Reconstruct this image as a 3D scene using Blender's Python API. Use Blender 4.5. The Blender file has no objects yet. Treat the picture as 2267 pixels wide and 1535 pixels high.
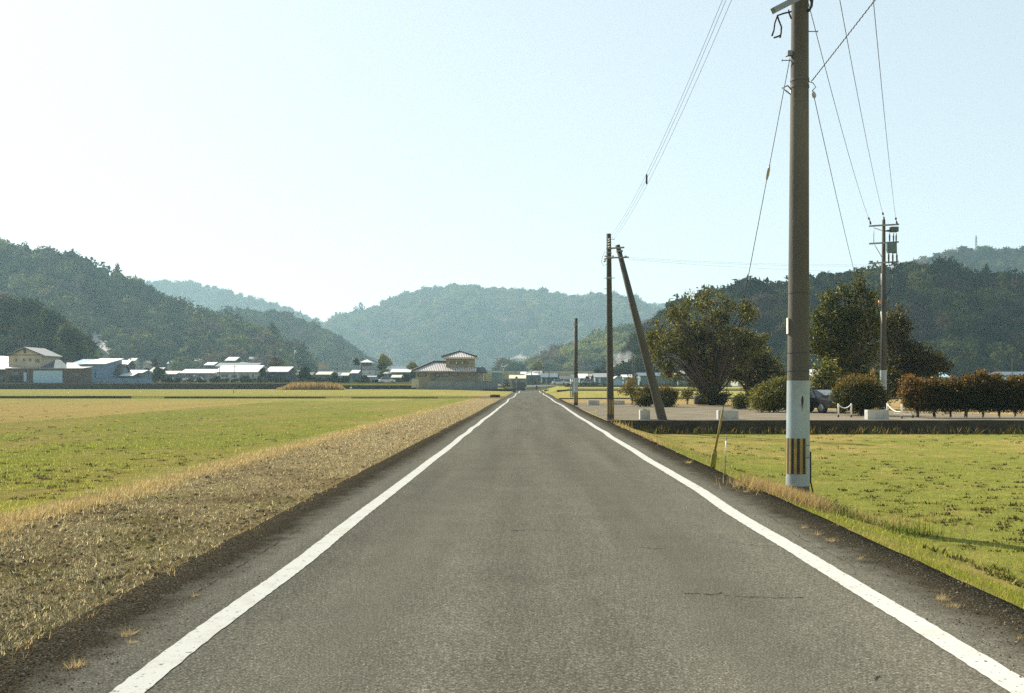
EXPOSURE, DENOISE, HAZE, SKYG, SKYS, SKYSAT, SKYV = 1.3, False, 0.00020, .30, .15, 1.05, 1.5
import bpy, bmesh, math, random
import numpy as np
from mathutils import Vector, Matrix

random.seed(7)
RNG = np.random.default_rng(7)
SC = bpy.context.scene
COL = SC.collection
R = math.radians
# camera model of the photograph: focal length and vanishing point in photo pixels, eye height in metres
F, VX, HY, CH = 2204.0, 1170.0, 853.0, 1.5


def P(px, py, Y):
    return Vector(((px - VX) / F * Y, Y, CH - (py - HY) / F * Y))


def G(px, py, z=0.0):
    Y = F * (CH - z) / (py - HY)
    return Vector(((px - VX) / F * Y, Y, z))


# ------------------------------------------------------------------ noise helpers
def vnoise(x, y, seed=0):
    x = np.asarray(x, float); y = np.asarray(y, float)
    xi = np.floor(x).astype(np.int64); yi = np.floor(y).astype(np.int64)
    fx = x - xi; fy = y - yi
    fx = fx * fx * (3 - 2 * fx); fy = fy * fy * (3 - 2 * fy)

    def h(a, b):
        n = (a * 374761393 + b * 668265263 + seed * 982451653) & 0x7fffffff
        n = ((n ^ (n >> 13)) * 1274126177) & 0x7fffffff
        n = n ^ (n >> 16)
        return (n & 0xffff) / 65535.0
    return (h(xi, yi) * (1 - fx) + h(xi + 1, yi) * fx) * (1 - fy) + (h(xi, yi + 1) * (1 - fx) + h(xi + 1, yi + 1) * fx) * fy


def fbm(x, y, seed=0, octs=4):
    s = 0; a = .5; t = 0
    for i in range(octs):
        s = s + a * vnoise(np.asarray(x) * 2 ** i, np.asarray(y) * 2 ** i, seed + i * 17); t += a; a *= .5
    return s / t


# ------------------------------------------------------------------ materials
def nt_new(name):
    m = bpy.data.materials.new(name); m.use_nodes = True
    nt = m.node_tree; nt.nodes.clear()
    return m, nt, nt.nodes, nt.links


def ramp(nodes, stops):
    r = nodes.new('ShaderNodeValToRGB')
    el = r.color_ramp.elements
    while len(el) < len(stops): el.new(.5)
    for e, (p, c) in zip(el, stops):
        e.position = p; e.color = (*c, 1) if len(c) == 3 else c
    return r


def mixc(nodes, links, fac, a, b, mode='MIX'):
    m = nodes.new('ShaderNodeMix'); m.data_type = 'RGBA'; m.blend_type = mode
    for s, v in ((0, fac), (6, a), (7, b)):
        if isinstance(v, (int, float)): m.inputs[s].default_value = v
        elif isinstance(v, tuple): m.inputs[s].default_value = (*v, 1)
        else: links.new(v, m.inputs[s])
    return m.outputs[2]


def noise(nodes, links, vec, scale, detail=4, rough=.6):
    n = nodes.new('ShaderNodeTexNoise'); n.inputs['Scale'].default_value = scale
    n.inputs['Detail'].default_value = detail; n.inputs['Roughness'].default_value = rough
    if vec is not None: links.new(vec, n.inputs['Vector'])
    return n.outputs['Fac']


def mat(name, c, rough=.7, var=.25, scale=3.0, fine=30.0, metal=0.0, spec=.4, bump=.0, stretch=None, rust=None):
    """plain painted / mineral surface with weathering noise of two sizes"""
    m, nt, N, L = nt_new(name)
    out = N.new('ShaderNodeOutputMaterial'); b = N.new('ShaderNodeBsdfPrincipled' if spec else 'ShaderNodeBsdfDiffuse')
    L.new(b.outputs[0], out.inputs[0])
    tc = N.new('ShaderNodeTexCoord'); vec = tc.outputs['Object']
    if stretch:
        mp = N.new('ShaderNodeMapping'); mp.inputs['Scale'].default_value = stretch
        L.new(vec, mp.inputs[0]); vec = mp.outputs[0]
    n1 = noise(N, L, vec, scale); n2 = noise(N, L, vec, fine, 2)
    lo = tuple(max(0, v * (1 - var)) for v in c); hi = tuple(min(1, v * (1 + var)) for v in c)
    r1 = ramp(N, [(.3, lo), (.7, hi)]); L.new(n1, r1.inputs[0])
    r2 = ramp(N, [(.25, (1 - var * .6,) * 3), (.75, (1 + var * .3,) * 3)]); L.new(n2, r2.inputs[0])
    col = mixc(N, L, 1.0, r1.outputs[0], r2.outputs[0], 'MULTIPLY')
    if rust:
        n3 = noise(N, L, vec, scale * .7, 6, .7)
        r3 = ramp(N, [(.52, (0, 0, 0)), (.66, (1, 1, 1))]); L.new(n3, r3.inputs[0])
        col = mixc(N, L, r3.outputs[0], col, rust)
    L.new(col, b.inputs[0]); b.inputs['Roughness'].default_value = rough
    if spec: b.inputs['Metallic'].default_value = metal; b.inputs['Specular IOR Level'].default_value = spec
    if bump:
        bp = N.new('ShaderNodeBump'); bp.inputs['Strength'].default_value = bump; bp.inputs['Distance'].default_value = .01
        L.new(n2, bp.inputs['Height']); L.new(bp.outputs[0], b.inputs['Normal'])
    return m


def leafmat(name, trans=.35, rough=.55, spec=.25, scale=.0, glow=(1.15, 1.1, .6)):
    """leaves / blades: the colour of each leaf comes with the mesh, light passes through"""
    m, nt, N, L = nt_new(name)
    out = N.new('ShaderNodeOutputMaterial'); b = N.new('ShaderNodeBsdfPrincipled' if spec else 'ShaderNodeBsdfDiffuse')
    t = N.new('ShaderNodeBsdfTranslucent'); mx = N.new('ShaderNodeMixShader')
    at = N.new('ShaderNodeAttribute'); at.attribute_name = 'tint'
    col = at.outputs['Color']
    L.new(col, b.inputs[0])
    tcol = mixc(N, L, 1.0, col, glow, 'MULTIPLY'); L.new(tcol, t.inputs['Color'])
    b.inputs['Roughness'].default_value = rough
    if spec: b.inputs['Specular IOR Level'].default_value = spec
    mx.inputs[0].default_value = trans
    L.new(b.outputs[0], mx.inputs[1]); L.new(t.outputs[0], mx.inputs[2]); L.new(mx.outputs[0], out.inputs[0])
    return m


# ------------------------------------------------------------------ objects
def tag(o, label=None, cat=None, group=None, kind=None):
    if label: o['label'] = label
    if cat: o['category'] = cat
    if group: o['group'] = group
    if kind: o['kind'] = kind
    return o


def empty(name, loc, label, cat, group=None, rz=0):
    o = bpy.data.objects.new(name, None); COL.objects.link(o)
    o.location = loc; o.rotation_euler = (0, 0, rz); o.empty_display_size = .2
    return tag(o, label, cat, group)


def link_mesh(me, name, parent=None, world=True):
    o = bpy.data.objects.new(name, me); COL.objects.link(o)
    if parent is not None:
        o.parent = parent
        if world:  # mesh built in world coordinates: undo the parent's placement
            o.matrix_parent_inverse = Matrix.LocRotScale(parent.location, parent.rotation_euler, None).inverted()
            if parent.parent is not None:
                o.matrix_parent_inverse = Matrix.Identity(4)
    return o


class MB:
    """collects boxes, tubes and polygons that become ONE mesh object"""
    def __init__(s): s.v = []; s.f = []; s.mi = []; s.cur = 0; s.sm = []; s.smooth = False

    def face(s, idx): s.f.append(tuple(idx)); s.mi.append(s.cur); s.sm.append(s.smooth)

    def poly(s, pts):
        b = len(s.v); s.v += [tuple(p) for p in pts]; s.face(range(b, b + len(pts)))

    def prism(s, pts, d):
        """closed solid: polygon pts swept by vector d"""
        n = len(pts); b = len(s.v); d = Vector(d)
        s.v += [tuple(p) for p in pts] + [tuple(Vector(p) + d) for p in pts]
        s.face(range(b, b + n)); s.face(range(b + 2 * n - 1, b + n - 1, -1))
        for i in range(n):
            j = (i + 1) % n; s.face((b + j, b + i, b + n + i, b + n + j))

    def box(s, c, sz, rot=None):
        c = Vector(c); hx, hy, hz = (q / 2 for q in sz); b = len(s.v)
        for x, y, z in ((-1, -1, -1), (1, -1, -1), (1, 1, -1), (-1, 1, -1), (-1, -1, 1), (1, -1, 1), (1, 1, 1), (-1, 1, 1)):
            p = Vector((x * hx, y * hy, z * hz))
            if rot is not None: p = rot @ p
            s.v.append(tuple(c + p))
        for q in ((0, 3, 2, 1), (4, 5, 6, 7), (0, 1, 5, 4), (1, 2, 6, 5), (2, 3, 7, 6), (3, 0, 4, 7)):
            s.face(tuple(b + i for i in q))

    def bar(s, a, b, w, h):
        a, b = Vector(a), Vector(b); d = b - a
        q = d.to_track_quat('Y', 'Z').to_matrix()
        s.box((a + b) / 2, (w, d.length, h), q)

    def tube(s, pts, rad, n=8, cap=True):
        pts = [Vector(p) for p in pts]
        if not hasattr(rad, '__len__'): rad = [rad] * len(pts)
        base = len(s.v); up = None
        for i, p in enumerate(pts):
            d = (pts[min(i + 1, len(pts) - 1)] - pts[max(i - 1, 0)])
            if d.length < 1e-9: d = Vector((0, 0, 1))
            d.normalize()
            if up is None: up = d.orthogonal().normalized()
            up = (up - d * up.dot(d))
            up = up.normalized() if up.length > 1e-6 else d.orthogonal().normalized()
            w = d.cross(up)
            for k in range(n):
                a = 2 * math.pi * k / n
                s.v.append(tuple(p + (up * math.cos(a) + w * math.sin(a)) * rad[i]))
        sm = s.smooth; s.smooth = n > 5
        for i in range(len(pts) - 1):
            for k in range(n):
                a = base + i * n + k; c = base + i * n + (k + 1) % n
                s.face((a, c, c + n, a + n))
        s.smooth = sm
        if cap:
            s.face(tuple(base + k for k in reversed(range(n))))
            s.face(tuple(base + (len(pts) - 1) * n + k for k in range(n)))

    def arc(s, c, r, z0, z1, a0, a1, t=.004, n=24):
        """curved plate of thickness t on a pole (angles in degrees, 0 = +X, -90 = towards the viewer)"""
        rr = (lambda z: r) if not callable(r) else r
        b = len(s.v)
        for i in range(n + 1):
            a = R(a0 + (a1 - a0) * i / n)
            for z, q in ((z0, 0), (z1, 0), (z1, t), (z0, t)):
                ra = rr(z) + q + .0005
                cx, cy = (c(z) if callable(c) else c)
                s.v.append((cx + math.cos(a) * ra, cy + math.sin(a) * ra, z))
        for i in range(n):
            for k in range(4):
                p = b + i * 4 + k; q = b + i * 4 + (k + 1) % 4
                s.face((p, q, q + 4, p + 4))
        s.face((b, b + 1, b + 2, b + 3)); e = b + n * 4; s.face((e + 3, e + 2, e + 1, e))

    def build(s, name, mats, parent=None, world=True):
        me = bpy.data.meshes.new(name)
        me.from_pydata(s.v, [], s.f); me.update()
        if not isinstance(mats, (list, tuple)): mats = [mats]
        for m in mats: me.materials.append(m)
        me.polygons.foreach_set('material_index', s.mi)
        me.polygons.foreach_set('use_smooth', s.sm)
        bm = bmesh.new(); bm.from_mesh(me); bmesh.ops.recalc_face_normals(bm, faces=bm.faces); bm.to_mesh(me); bm.free()
        return link_mesh(me, name, parent, world)


def fast_mesh(name, v, f, m, tint=None, parent=None, smooth=False):
    """big mesh straight from arrays (all faces of one size)"""
    v = np.ascontiguousarray(v, np.float32); f = np.ascontiguousarray(f, np.int32); k = f.shape[1]
    me = bpy.data.meshes.new(name)
    me.vertices.add(len(v)); me.vertices.foreach_set('co', v.ravel())
    me.loops.add(f.size); me.loops.foreach_set('vertex_index', f.ravel())
    me.polygons.add(len(f)); me.polygons.foreach_set('loop_start', np.arange(0, f.size, k, dtype=np.int32))
    me.polygons.foreach_set('loop_total', np.full(len(f), k, np.int32))
    if smooth: me.polygons.foreach_set('use_smooth', np.ones(len(f), bool))
    if tint is not None:
        a = me.attributes.new('tint', 'FLOAT_COLOR', 'POINT')
        t = np.ones((len(v), 4), np.float32); t[:, :tint.shape[1]] = tint
        a.data.foreach_set('color', t.ravel())
    me.materials.append(m); me.update(calc_edges=True); me.validate()
    return link_mesh(me, name, parent)


def rand_unit(n, rng=RNG):
    v = rng.normal(size=(n, 3)); return v / np.linalg.norm(v, axis=1, keepdims=True)


def leaf_quads(c, size, rng=RNG, aspect=.5, up=0.0):
    n = len(c); u = rand_unit(n, rng)
    if up: u[:, 2] += up; u /= np.linalg.norm(u, axis=1, keepdims=True)
    w = np.cross(u, rand_unit(n, rng)); w /= np.linalg.norm(w, axis=1, keepdims=True) + 1e-9
    s = np.broadcast_to(np.asarray(size, float), (n,))[:, None]
    a = u * s; b = w * s * aspect
    v = np.stack([c - a, c + b * .9 - a * .1, c + a, c - b * .9 - a * .1], 1).reshape(-1, 3)
    return v, np.arange(4 * n).reshape(n, 4)


def pick(cols, p, n, rng=RNG, jit=.25):
    cols = np.array(cols, float); i = rng.choice(len(cols), n, p=np.array(p) / sum(p))
    return np.clip(cols[i] * (1 + rng.uniform(-jit, jit, (n, 1))), 0, 1)
# ================================================================== sky, sun, camera, air
SUN_AZ, SUN_EL = R(-43), R(35)
w = bpy.data.worlds.new("World"); SC.world = w; w.use_nodes = True
N, L = w.node_tree.nodes, w.node_tree.links; N.clear()
sky = N.new('ShaderNodeTexSky'); sky.sky_type = 'NISHITA'; sky.sun_disc = False
sky.sun_elevation = SUN_EL; sky.sun_rotation = SUN_AZ
sky.air_density = 1.0; sky.dust_density = .8; sky.ozone_density = 1.0; sky.altitude = 50
bg = N.new('ShaderNodeBackground'); bg.inputs['Strength'].default_value = SKYS
gm = N.new('ShaderNodeGamma'); gm.inputs['Gamma'].default_value = SKYG; L.new(sky.outputs[0], gm.inputs[0])
hs_ = N.new('ShaderNodeHueSaturation'); hs_.inputs['Saturation'].default_value = SKYSAT; hs_.inputs['Value'].default_value = SKYV; L.new(gm.outputs[0], hs_.inputs['Color'])
wo = N.new('ShaderNodeOutputWorld'); L.new(mixc(N, L, 1.0, hs_.outputs[0], (.95, 1.0, .985), 'MULTIPLY'), bg.inputs[0]); L.new(bg.outputs[0], wo.inputs[0])

sd = Vector((math.sin(SUN_AZ) * math.cos(SUN_EL), math.cos(SUN_AZ) * math.cos(SUN_EL), math.sin(SUN_EL)))
sl = bpy.data.lights.new('sun', 'SUN'); sl.energy = 4.7; sl.angle = R(.55); sl.color = (1, .92, .78)
so = bpy.data.objects.new('sun', sl); COL.objects.link(so); so.rotation_euler = sd.to_track_quat('Z', 'Y').to_euler()
so.location = (-60, 60, 90)

cam = bpy.data.cameras.new('camera'); co = bpy.data.objects.new('camera', cam); COL.objects.link(co)
co.location = (0, 0, CH); co.rotation_euler = (R(90), 0, 0)
cam.sensor_width = 36; cam.lens = F * 36 / 2267
cam.shift_x = -(VX - 1133.5) / 2267; cam.shift_y = (HY - 767.5) / 2267
cam.clip_start = .05; cam.clip_end = 6000
SC.camera = co
SC.view_settings.view_transform = 'Standard'; SC.view_settings.look = 'None'
SC.view_settings.exposure = EXPOSURE; SC.view_settings.gamma = 1
SC.view_settings.use_curve_mapping = False
SC.cycles.max_bounces = 6; SC.cycles.diffuse_bounces = 3; SC.cycles.glossy_bounces = 2
SC.cycles.transmission_bounces = 3; SC.cycles.volume_bounces = 0; SC.cycles.transparent_max_bounces = 8
SC.cycles.use_denoising = DENOISE
SC.cycles.sample_clamp_indirect = 4
SC.cycles.use_adaptive_sampling = False

m, nt, N, L = nt_new('haze')
out = N.new('ShaderNodeOutputMaterial'); pv = N.new('ShaderNodeVolumePrincipled')
pv.inputs['Color'].default_value = (.57, .87, 1.0, 1); pv.inputs['Density'].default_value = HAZE
pv.inputs['Anisotropy'].default_value = .25
L.new(pv.outputs[0], out.inputs['Volume'])
hz = MB(); hz.box((0, 1290, 113), (3500, 2680, 232)); tag(hz.build('haze', m), kind='stuff')

# ================================================================== ground
WALL_L1, WALL_L2 = 142.0, 215.0
WALL_R1, WALL_R2, WALL_R3 = 42.5, 107.0, 176.0


def gz(x, y):
    x = np.asarray(x, float); y = np.asarray(y, float)
    far = np.interp(y, [0, 262, 285, 330, 450, 700, 1800], [0, .1, 1.2, 3.0, 6.5, 12, 20])
    l = np.interp(y, [-50, 141.95, 142.05, 214.95, 215.05, 262, 330, 450, 700, 1800],
                  [-.4, -.4, -.08, .62, 1.78, 2.2, 3.6, 6.5, 12, 20])
    lm = np.interp(y, [-50, 141.95, 142.05, 200, 262, 285], [-.4, -.4, -.12, .2, .3, 1.2])
    k = np.clip((-4 - x) / 14, 0, 1)
    l2 = np.where(y < 270, lm * (1 - k) + l * k, np.where(x < -18, l, l * k + far * (1 - k)))
    lmix = np.where(x < -17.5, l, np.where(y < 142.05, l, l2))
    r = np.interp(y, [-50, 42.45, 42.55, 106.95, 107.05, 175.95, 176.05, 225, 262, 285, 330, 450, 700, 1800],
                  [-.57, -.57, 0, 0, .16, .5, .9, 1.1, 1.2, 1.4, 3.0, 6.5, 12, 20])
    bank = np.clip((x - 3.3) / 2.0, 0, 1)
    r1 = np.where(y < 42.5, -.05 + (r + .05) * bank, r)
    kr = np.clip((x - 3.3) / 4.0, 0, 1)
    r2 = np.where(y > 107, far * (1 - kr) + r * kr, r1)
    z = np.where(x < -2.9, lmix, np.where(x > 3.3, r2, far - .12))
    z = np.where((x < -2.9) & (x > -3.3) & (y < 262), np.minimum(z, far * .5 - .06), z)
    return z


GREEN = np.array((.275, .295, .08)); TAN = np.array((.46, .35, .14)); SOIL = np.array((.15, .11, .06))
STRAW = np.array((.46, .37, .22)); YEL = np.array((.44, .375, .13)); DRY = np.array((.44, .33, .17))


def ground_tint(x, y):
    n1 = fbm(x * .35, y * .12, 1); n2 = fbm(x * 1.3, y * .9, 5); n3 = fbm(x * .05, y * .05, 9)
    jit = (fbm(x * .8, y * .5, 12) - .5) * .9
    t = np.zeros(x.shape + (4,)); t[..., 3] = .6

    def put(mask, c, a):
        t[mask, :3] = np.broadcast_to(c, t[mask, :3].shape) if np.ndim(c) == 1 else c[mask]
        t[mask, 3] = a
    s = lambda v, lo, hi: np.clip((v - lo) / (hi - lo), 0, 1)[..., None]
    green = GREEN + (TAN - GREEN) * s(n1 * .45 + n2 * .35 + fbm(x * .25, y * .6, 52) * .2, .42, .64) * .75
    farf = YEL + (GREEN * 1.2 - YEL) * s(n1, .35, .7) * .75 + (TAN - YEL) * s(n2, .55, .8) * .5
    put(np.ones(x.shape, bool), farf, .35)
    L_ = x < -2.9; xx = x + jit * .5
    put(L_ & (y < WALL_L1), green, .55)
    band = TAN * 1.1 + (YEL * .85 - TAN * 1.1) * s(fbm(x * .9, y * .03, 31), .45, .8) * .8
    put(L_ & (y < WALL_L1) & (x + jit < -26 - (y - 48) * .05) & (y < 128), band, .5)
    put(L_ & (y < WALL_L1) & (x < -16) & (y > 118 + jit * 6), farf, .4)
    stub = STRAW * .8 + (SOIL * 1.1 - STRAW * .8) * s(n2 * .7 + n1 * .3, .40, .66) * .75 + (GREEN * .6 - STRAW * .4) * s(fbm(x * 1.1, y * .7, 19), .52, .75) * .5
    stub = stub + (np.array((.50, .39, .23)) * (1 - .3 * s(n2, .5, .8)) - stub) * s(y, 12, 30)
    put(L_ & (y < 150) & (xx > -6.75), stub, .95)
    put(L_ & (y < 150) & (xx > -7.55) & (xx <= -6.75), DRY * .95, .4)
    put(L_ & (y < 150) & (xx > -8.1) & (xx <= -7.55), (GREEN + DRY) * .55 + 0 * green, .4)
    put(L_ & (x > -3.6 + jit * .5), DRY * .9, .5)
    R_ = x > 3.3
    rg = GREEN * .98 + (TAN - GREEN) * s(n1 * .4 + n2 * .35 + fbm(x * 3, y * 2.2, 51) * .25, .46, .64) * .8
    put(R_ & (y < WALL_R1), rg, .55)
    put(R_ & (y > WALL_R1) & (y < WALL_R2), DRY * 1.05 + (GREEN - DRY) * s(n1, .6, .85) * .5, .4)
    put((y > 262) | ((x < -17.8) & (y > 215.5)), np.array((.13, .115, .06)) + (np.array((.07, .08, .03)) - np.array((.13, .115, .06))) * s(n1, .4, .6), .4)
    return t


def spread(brk, start, stop, step, growth):
    a = [start]; d = step
    while a[-1] < stop: a.append(a[-1] + d); d *= growth
    return a


xs = sorted(set([round(v, 3) for v in spread(0, 0, 22, .22, 1.012)] + [round(-v, 3) for v in spread(0, 0, 34, .22, 1.012)] +
                [-2.9, -2.95, -3.3, 3.3, 3.35, -17.5, -17.6, -18.1] + [-v for v in np.geomspace(36, 1700, 42)] + list(np.geomspace(24, 1700, 46))))
ys = sorted(set(list(np.arange(-34, 3, 2.0)) + list(np.geomspace(3, 135, 260)) + list(np.geomspace(137, 2580, 96)) +
                [WALL_R1 - .05, WALL_R1 + .05, WALL_R2 - .05, WALL_R2 + .05, WALL_R3 - .05, WALL_R3 + .05,
                 WALL_L1 - .05, WALL_L1 + .05, WALL_L2 - .05, WALL_L2 + .05]))
X, Y = np.meshgrid(np.array(xs), np.array(ys))
Z = gz(X, Y)
near = np.clip(1 - Y / 60, 0, 1) * ((X < -3.1) | (X > 3.7)) * (Y > 0)
Z = Z + near * (fbm(X * 2.2, Y * 2.2, 3) - .5) * np.where((X < -3) & (X > -6.8), .13, .06)
T = ground_tint(X, Y)
nx, ny = len(xs), len(ys)
idx = np.arange(nx * ny).reshape(ny, nx)
fq = np.stack([idx[:-1, :-1], idx[:-1, 1:], idx[1:, 1:], idx[1:, :-1]], -1).reshape(-1, 4)

m, nt, N, L = nt_new('field_earth')
out = N.new('ShaderNodeOutputMaterial'); b = N.new('ShaderNodeBsdfDiffuse'); L.new(b.outputs[0], out.inputs[0])
at = N.new('ShaderNodeAttribute'); at.attribute_name = 'tint'
geo = N.new('ShaderNodeNewGeometry'); ps = geo.outputs['Position']
na = noise(N, L, ps, 13, 6, .8); nb = noise(N, L, ps, 2.2, 5, .7); nc = noise(N, L, ps, 45, 3, .6)
ra = ramp(N, [(.3, (.30, .28, .25)), (.44, (.8, .78, .74)), (.6, (1.0, 1.0, 1.0)), (.74, (1.5, 1.4, 1.2))]); L.new(na, ra.inputs[0])
rb = ramp(N, [(.3, (.74, .72, .66)), (.7, (1.30, 1.25, 1.14))]); L.new(nb, rb.inputs[0])
rc = ramp(N, [(.3, (.74, .72, .68)), (.7, (1.3, 1.28, 1.2))]); L.new(nc, rc.inputs[0])
c1 = mixc(N, L, at.outputs['Alpha'], (1, 1, 1), ra.outputs[0])
c2 = mixc(N, L, 1.0, at.outputs['Color'], c1, 'MULTIPLY'); c3 = mixc(N, L, .85, c2, rb.outputs[0], 'MULTIPLY'); c4 = mixc(N, L, .8, c3, rc.outputs[0], 'MULTIPLY')
L.new(c4, b.inputs['Color']); b.inputs['Roughness'].default_value = .8
bp = N.new('ShaderNodeBump'); bp.inputs['Strength'].default_value = .8; bp.inputs['Distance'].default_value = .06
L.new(na, bp.inputs['Height']); L.new(bp.outputs[0], b.inputs['Normal'])
EARTH = m
tag(fast_mesh('ground', np.stack([X, Y, Z], -1).reshape(-1, 3), fq, m, T.reshape(-1, 4), smooth=True), kind='structure')

# ------------------------------------------------------------------ road
m, nt, N, L = nt_new('asphalt')
out = N.new('ShaderNodeOutputMaterial'); b = N.new('ShaderNodeBsdfDiffuse'); L.new(b.outputs[0], out.inputs[0])
geo = N.new('ShaderNodeNewGeometry'); ps = geo.outputs['Position']
sx = N.new('ShaderNodeSeparateXYZ'); L.new(ps, sx.inputs[0])
n0 = noise(N, L, ps, 85, 3, .75); n1 = noise(N, L, ps, 42, 3, .7); n6 = noise(N, L, ps, 62, 3, .75); n2 = noise(N, L, ps, 1.1, 5, .65); n3 = noise(N, L, ps, 5, 4, .7)
mp = N.new('ShaderNodeMapping'); mp.inputs['Scale'].default_value = (1.6, .07, 1); L.new(ps, mp.inputs[0])
n4 = noise(N, L, mp.outputs[0], 1.0, 3, .5)
r0 = ramp(N, [(.28, (.04, .0375, .0285)), (.43, (.115, .107, .084)), (.56, (.172, .161, .128)), (.70, (.46, .425, .34))]); L.new(n0, r0.inputs[0])
r1 = ramp(N, [(.28, (.76, .76, .75)), (.72, (1.24, 1.23, 1.2))]); L.new(n1, r1.inputs[0])
r2 = ramp(N, [(.3, (.92, .92, .92)), (.7, (1.08, 1.08, 1.07))]); L.new(n2, r2.inputs[0])
r4 = ramp(N, [(.35, (.88, .88, .88)), (.65, (1.12, 1.12, 1.11))]); L.new(n4, r4.inputs[0])
lane = mixc(N, L, 1, r0.outputs[0], r1.outputs[0], 'MULTIPLY'); lane = mixc(N, L, 1, lane, r2.outputs[0], 'MULTIPLY'); lane = mixc(N, L, 1, lane, r4.outputs[0], 'MULTIPLY')
# dark mossy gravel strips along both edges of the carriageway
dirt = ramp(N, [(.3, (.010, .009, .006)), (.46, (.034, .029, .019)), (.58, (.065, .055, .037)), (.72, (.30, .25, .17))]); L.new(n6, dirt.inputs[0])
ab = N.new('ShaderNodeMath'); ab.operation = 'ADD'; ab.inputs[1].default_value = -.21; L.new(sx.outputs[0], ab.inputs[0])
aa = N.new('ShaderNodeMath'); aa.operation = 'ABSOLUTE'; L.new(ab.outputs[0], aa.inputs[0])
wob = N.new('ShaderNodeMath'); wob.operation = 'MULTIPLY_ADD'; wob.inputs[1].default_value = .55; L.new(n3, wob.inputs[0]); L.new(aa.outputs[0], wob.inputs[2])
wo2 = N.new('ShaderNodeMath'); wo2.operation = 'MULTIPLY_ADD'; wo2.inputs[1].default_value = .5; L.new(n2, wo2.inputs[0]); L.new(wob.outputs[0], wo2.inputs[2])
mr = N.new('ShaderNodeMapRange'); mr.inputs['From Min'].default_value = 2.98; mr.inputs['From Max'].default_value = 3.32; L.new(wo2.outputs[0], mr.inputs[0])
far_ = N.new('ShaderNodeMapRange'); far_.inputs['From Min'].default_value = 25; far_.inputs['From Max'].default_value = 120
far_.inputs['To Min'].default_value = 1; far_.inputs['To Max'].default_value = .55; L.new(sx.outputs[1], far_.inputs[0])
mm = N.new('ShaderNodeMath'); mm.operation = 'MULTIPLY'; L.new(mr.outputs[0], mm.inputs[0]); L.new(far_.outputs[0], mm.inputs[1])
col = mixc(N, L, mm.outputs[0], lane, dirt.outputs[0])
L.new(col, b.inputs['Color']); b.inputs['Roughness'].default_value = .7
bp = N.new('ShaderNodeBump'); bp.inputs['Strength'].default_value = .6; bp.inputs['Distance'].default_value = .006
L.new(n0, bp.inputs['Height']); L.new(bp.outputs[0], b.inputs['Normal'])
ASPHALT = m


def rz(y):  # the old road heaves a little along its length
    y = np.asarray(y, float)
    return np.interp(y, [-10, 60, 262], [0, 0, .12]) + np.clip((y - 30) / 60, 0, 1) * (.035 * np.sin(y / 11.0) + .03 * np.sin(y / 5.3 + 1))


ry = np.array(sorted(list(np.geomspace(2, 262, 240)) + [-9, -5, -1]))
le = -2.93 + (vnoise(ry * 1.3, 0 * ry, 4) - .5) * .03 + (vnoise(ry * 9, 0 * ry, 6) - .5) * .02
re = 3.35 + (vnoise(ry * 1.3, 0 * ry + 5, 4) - .5) * .03 + (vnoise(ry * 9, 0 * ry + 9, 6) - .5) * .02
v = []
for y, a, c in zip(ry, le, re):
    z = float(rz(y))
    for x, dz in ((a - .02, -.35), (a, -.012), (a + .3, 0), (0, .02), (c - .3, 0), (c, -.012), (c + .02, -.35)): v.append((x, y, z + dz))
v = np.array(v); ii = np.arange(len(v)).reshape(-1, 7)
fq = np.stack([ii[:-1, :-1], ii[:-1, 1:], ii[1:, 1:], ii[1:, :-1]], -1).reshape(-1, 4)
tag(fast_mesh('road', v, fq, ASPHALT), kind='structure')


def road_z(x, y):
    x = np.asarray(x, float)
    return rz(y) + np.where(x < 0, np.interp(x, [-2.93, -2.63, 0], [-.012, 0, .02]), np.interp(x, [0, 3.05, 3.35], [.02, 0, -.012]))


# white edge lines, hand-painted and slightly wavy
m, nt, N, L = nt_new('road_paint')
out = N.new('ShaderNodeOutputMaterial'); b = N.new('ShaderNodeBsdfDiffuse'); L.new(b.outputs[0], out.inputs[0])
geo = N.new('ShaderNodeNewGeometry'); ps = geo.outputs['Position']
n0 = noise(N, L, ps, 95, 3, .7); n1 = noise(N, L, ps, 3.5, 6, .75); n5 = noise(N, L, ps, 30, 3, .6)
r0 = ramp(N, [(.26, (.26, .25, .22)), (.38, (.52, .51, .455)), (.6, (.58, .57, .515))]); L.new(n0, r0.inputs[0])
r1 = ramp(N, [(.3, (.82, .8, .76)), (.5, (1, 1, 1))]); L.new(n1, r1.inputs[0])
c = mixc(N, L, 1, r0.outputs[0], r1.outputs[0], 'MULTIPLY')
cr = ramp(N, [(.0, (1, 1, 1)), (.33, (1, 1, 1)), (.38, (0, 0, 0))]); L.new(n5, cr.inputs[0])
c = mixc(N, L, cr.outputs[0], c, (.2, .19, .17)); L.new(c, b.inputs['Color']); b.inputs['Roughness'].default_value = .5
PAINT = m
for side, xa, xb in ((-1, -2.02, -1.85), (1, 2.315, 2.495)):
    ly = np.array(sorted(list(np.geomspace(2, 258, 1500)) + [-8, -3]))
    wv = (vnoise(ly * .35, 0 * ly + side, 21) - .5) * .06 + np.clip((ly - 40) / 60, 0, 1) * .10 * np.sin(ly / 9.0 + side)
    e1 = (vnoise(ly * 14, 0 * ly + 3 * side, 22) - .5) * .009; e2 = (vnoise(ly * 14, 0 * ly + 7 * side, 23) - .5) * .009
    if side > 0: wv = wv + np.clip((ly - 245) / 13, 0, 1) * .9
    a = xa + wv + e1; c = xb + wv + e2
    v = np.stack([np.stack([a, ly, road_z(a, ly) + .005], -1), np.stack([c, ly, road_z(c, ly) + .005], -1)], 1).reshape(-1, 3)
    ii = np.arange(len(v)).reshape(-1, 2)
    fq = np.stack([ii[:-1, 0], ii[:-1, 1], ii[1:, 1], ii[1:, 0]], -1)
    tag(fast_mesh('road_marking', v, fq, PAINT), kind='structure')

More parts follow.
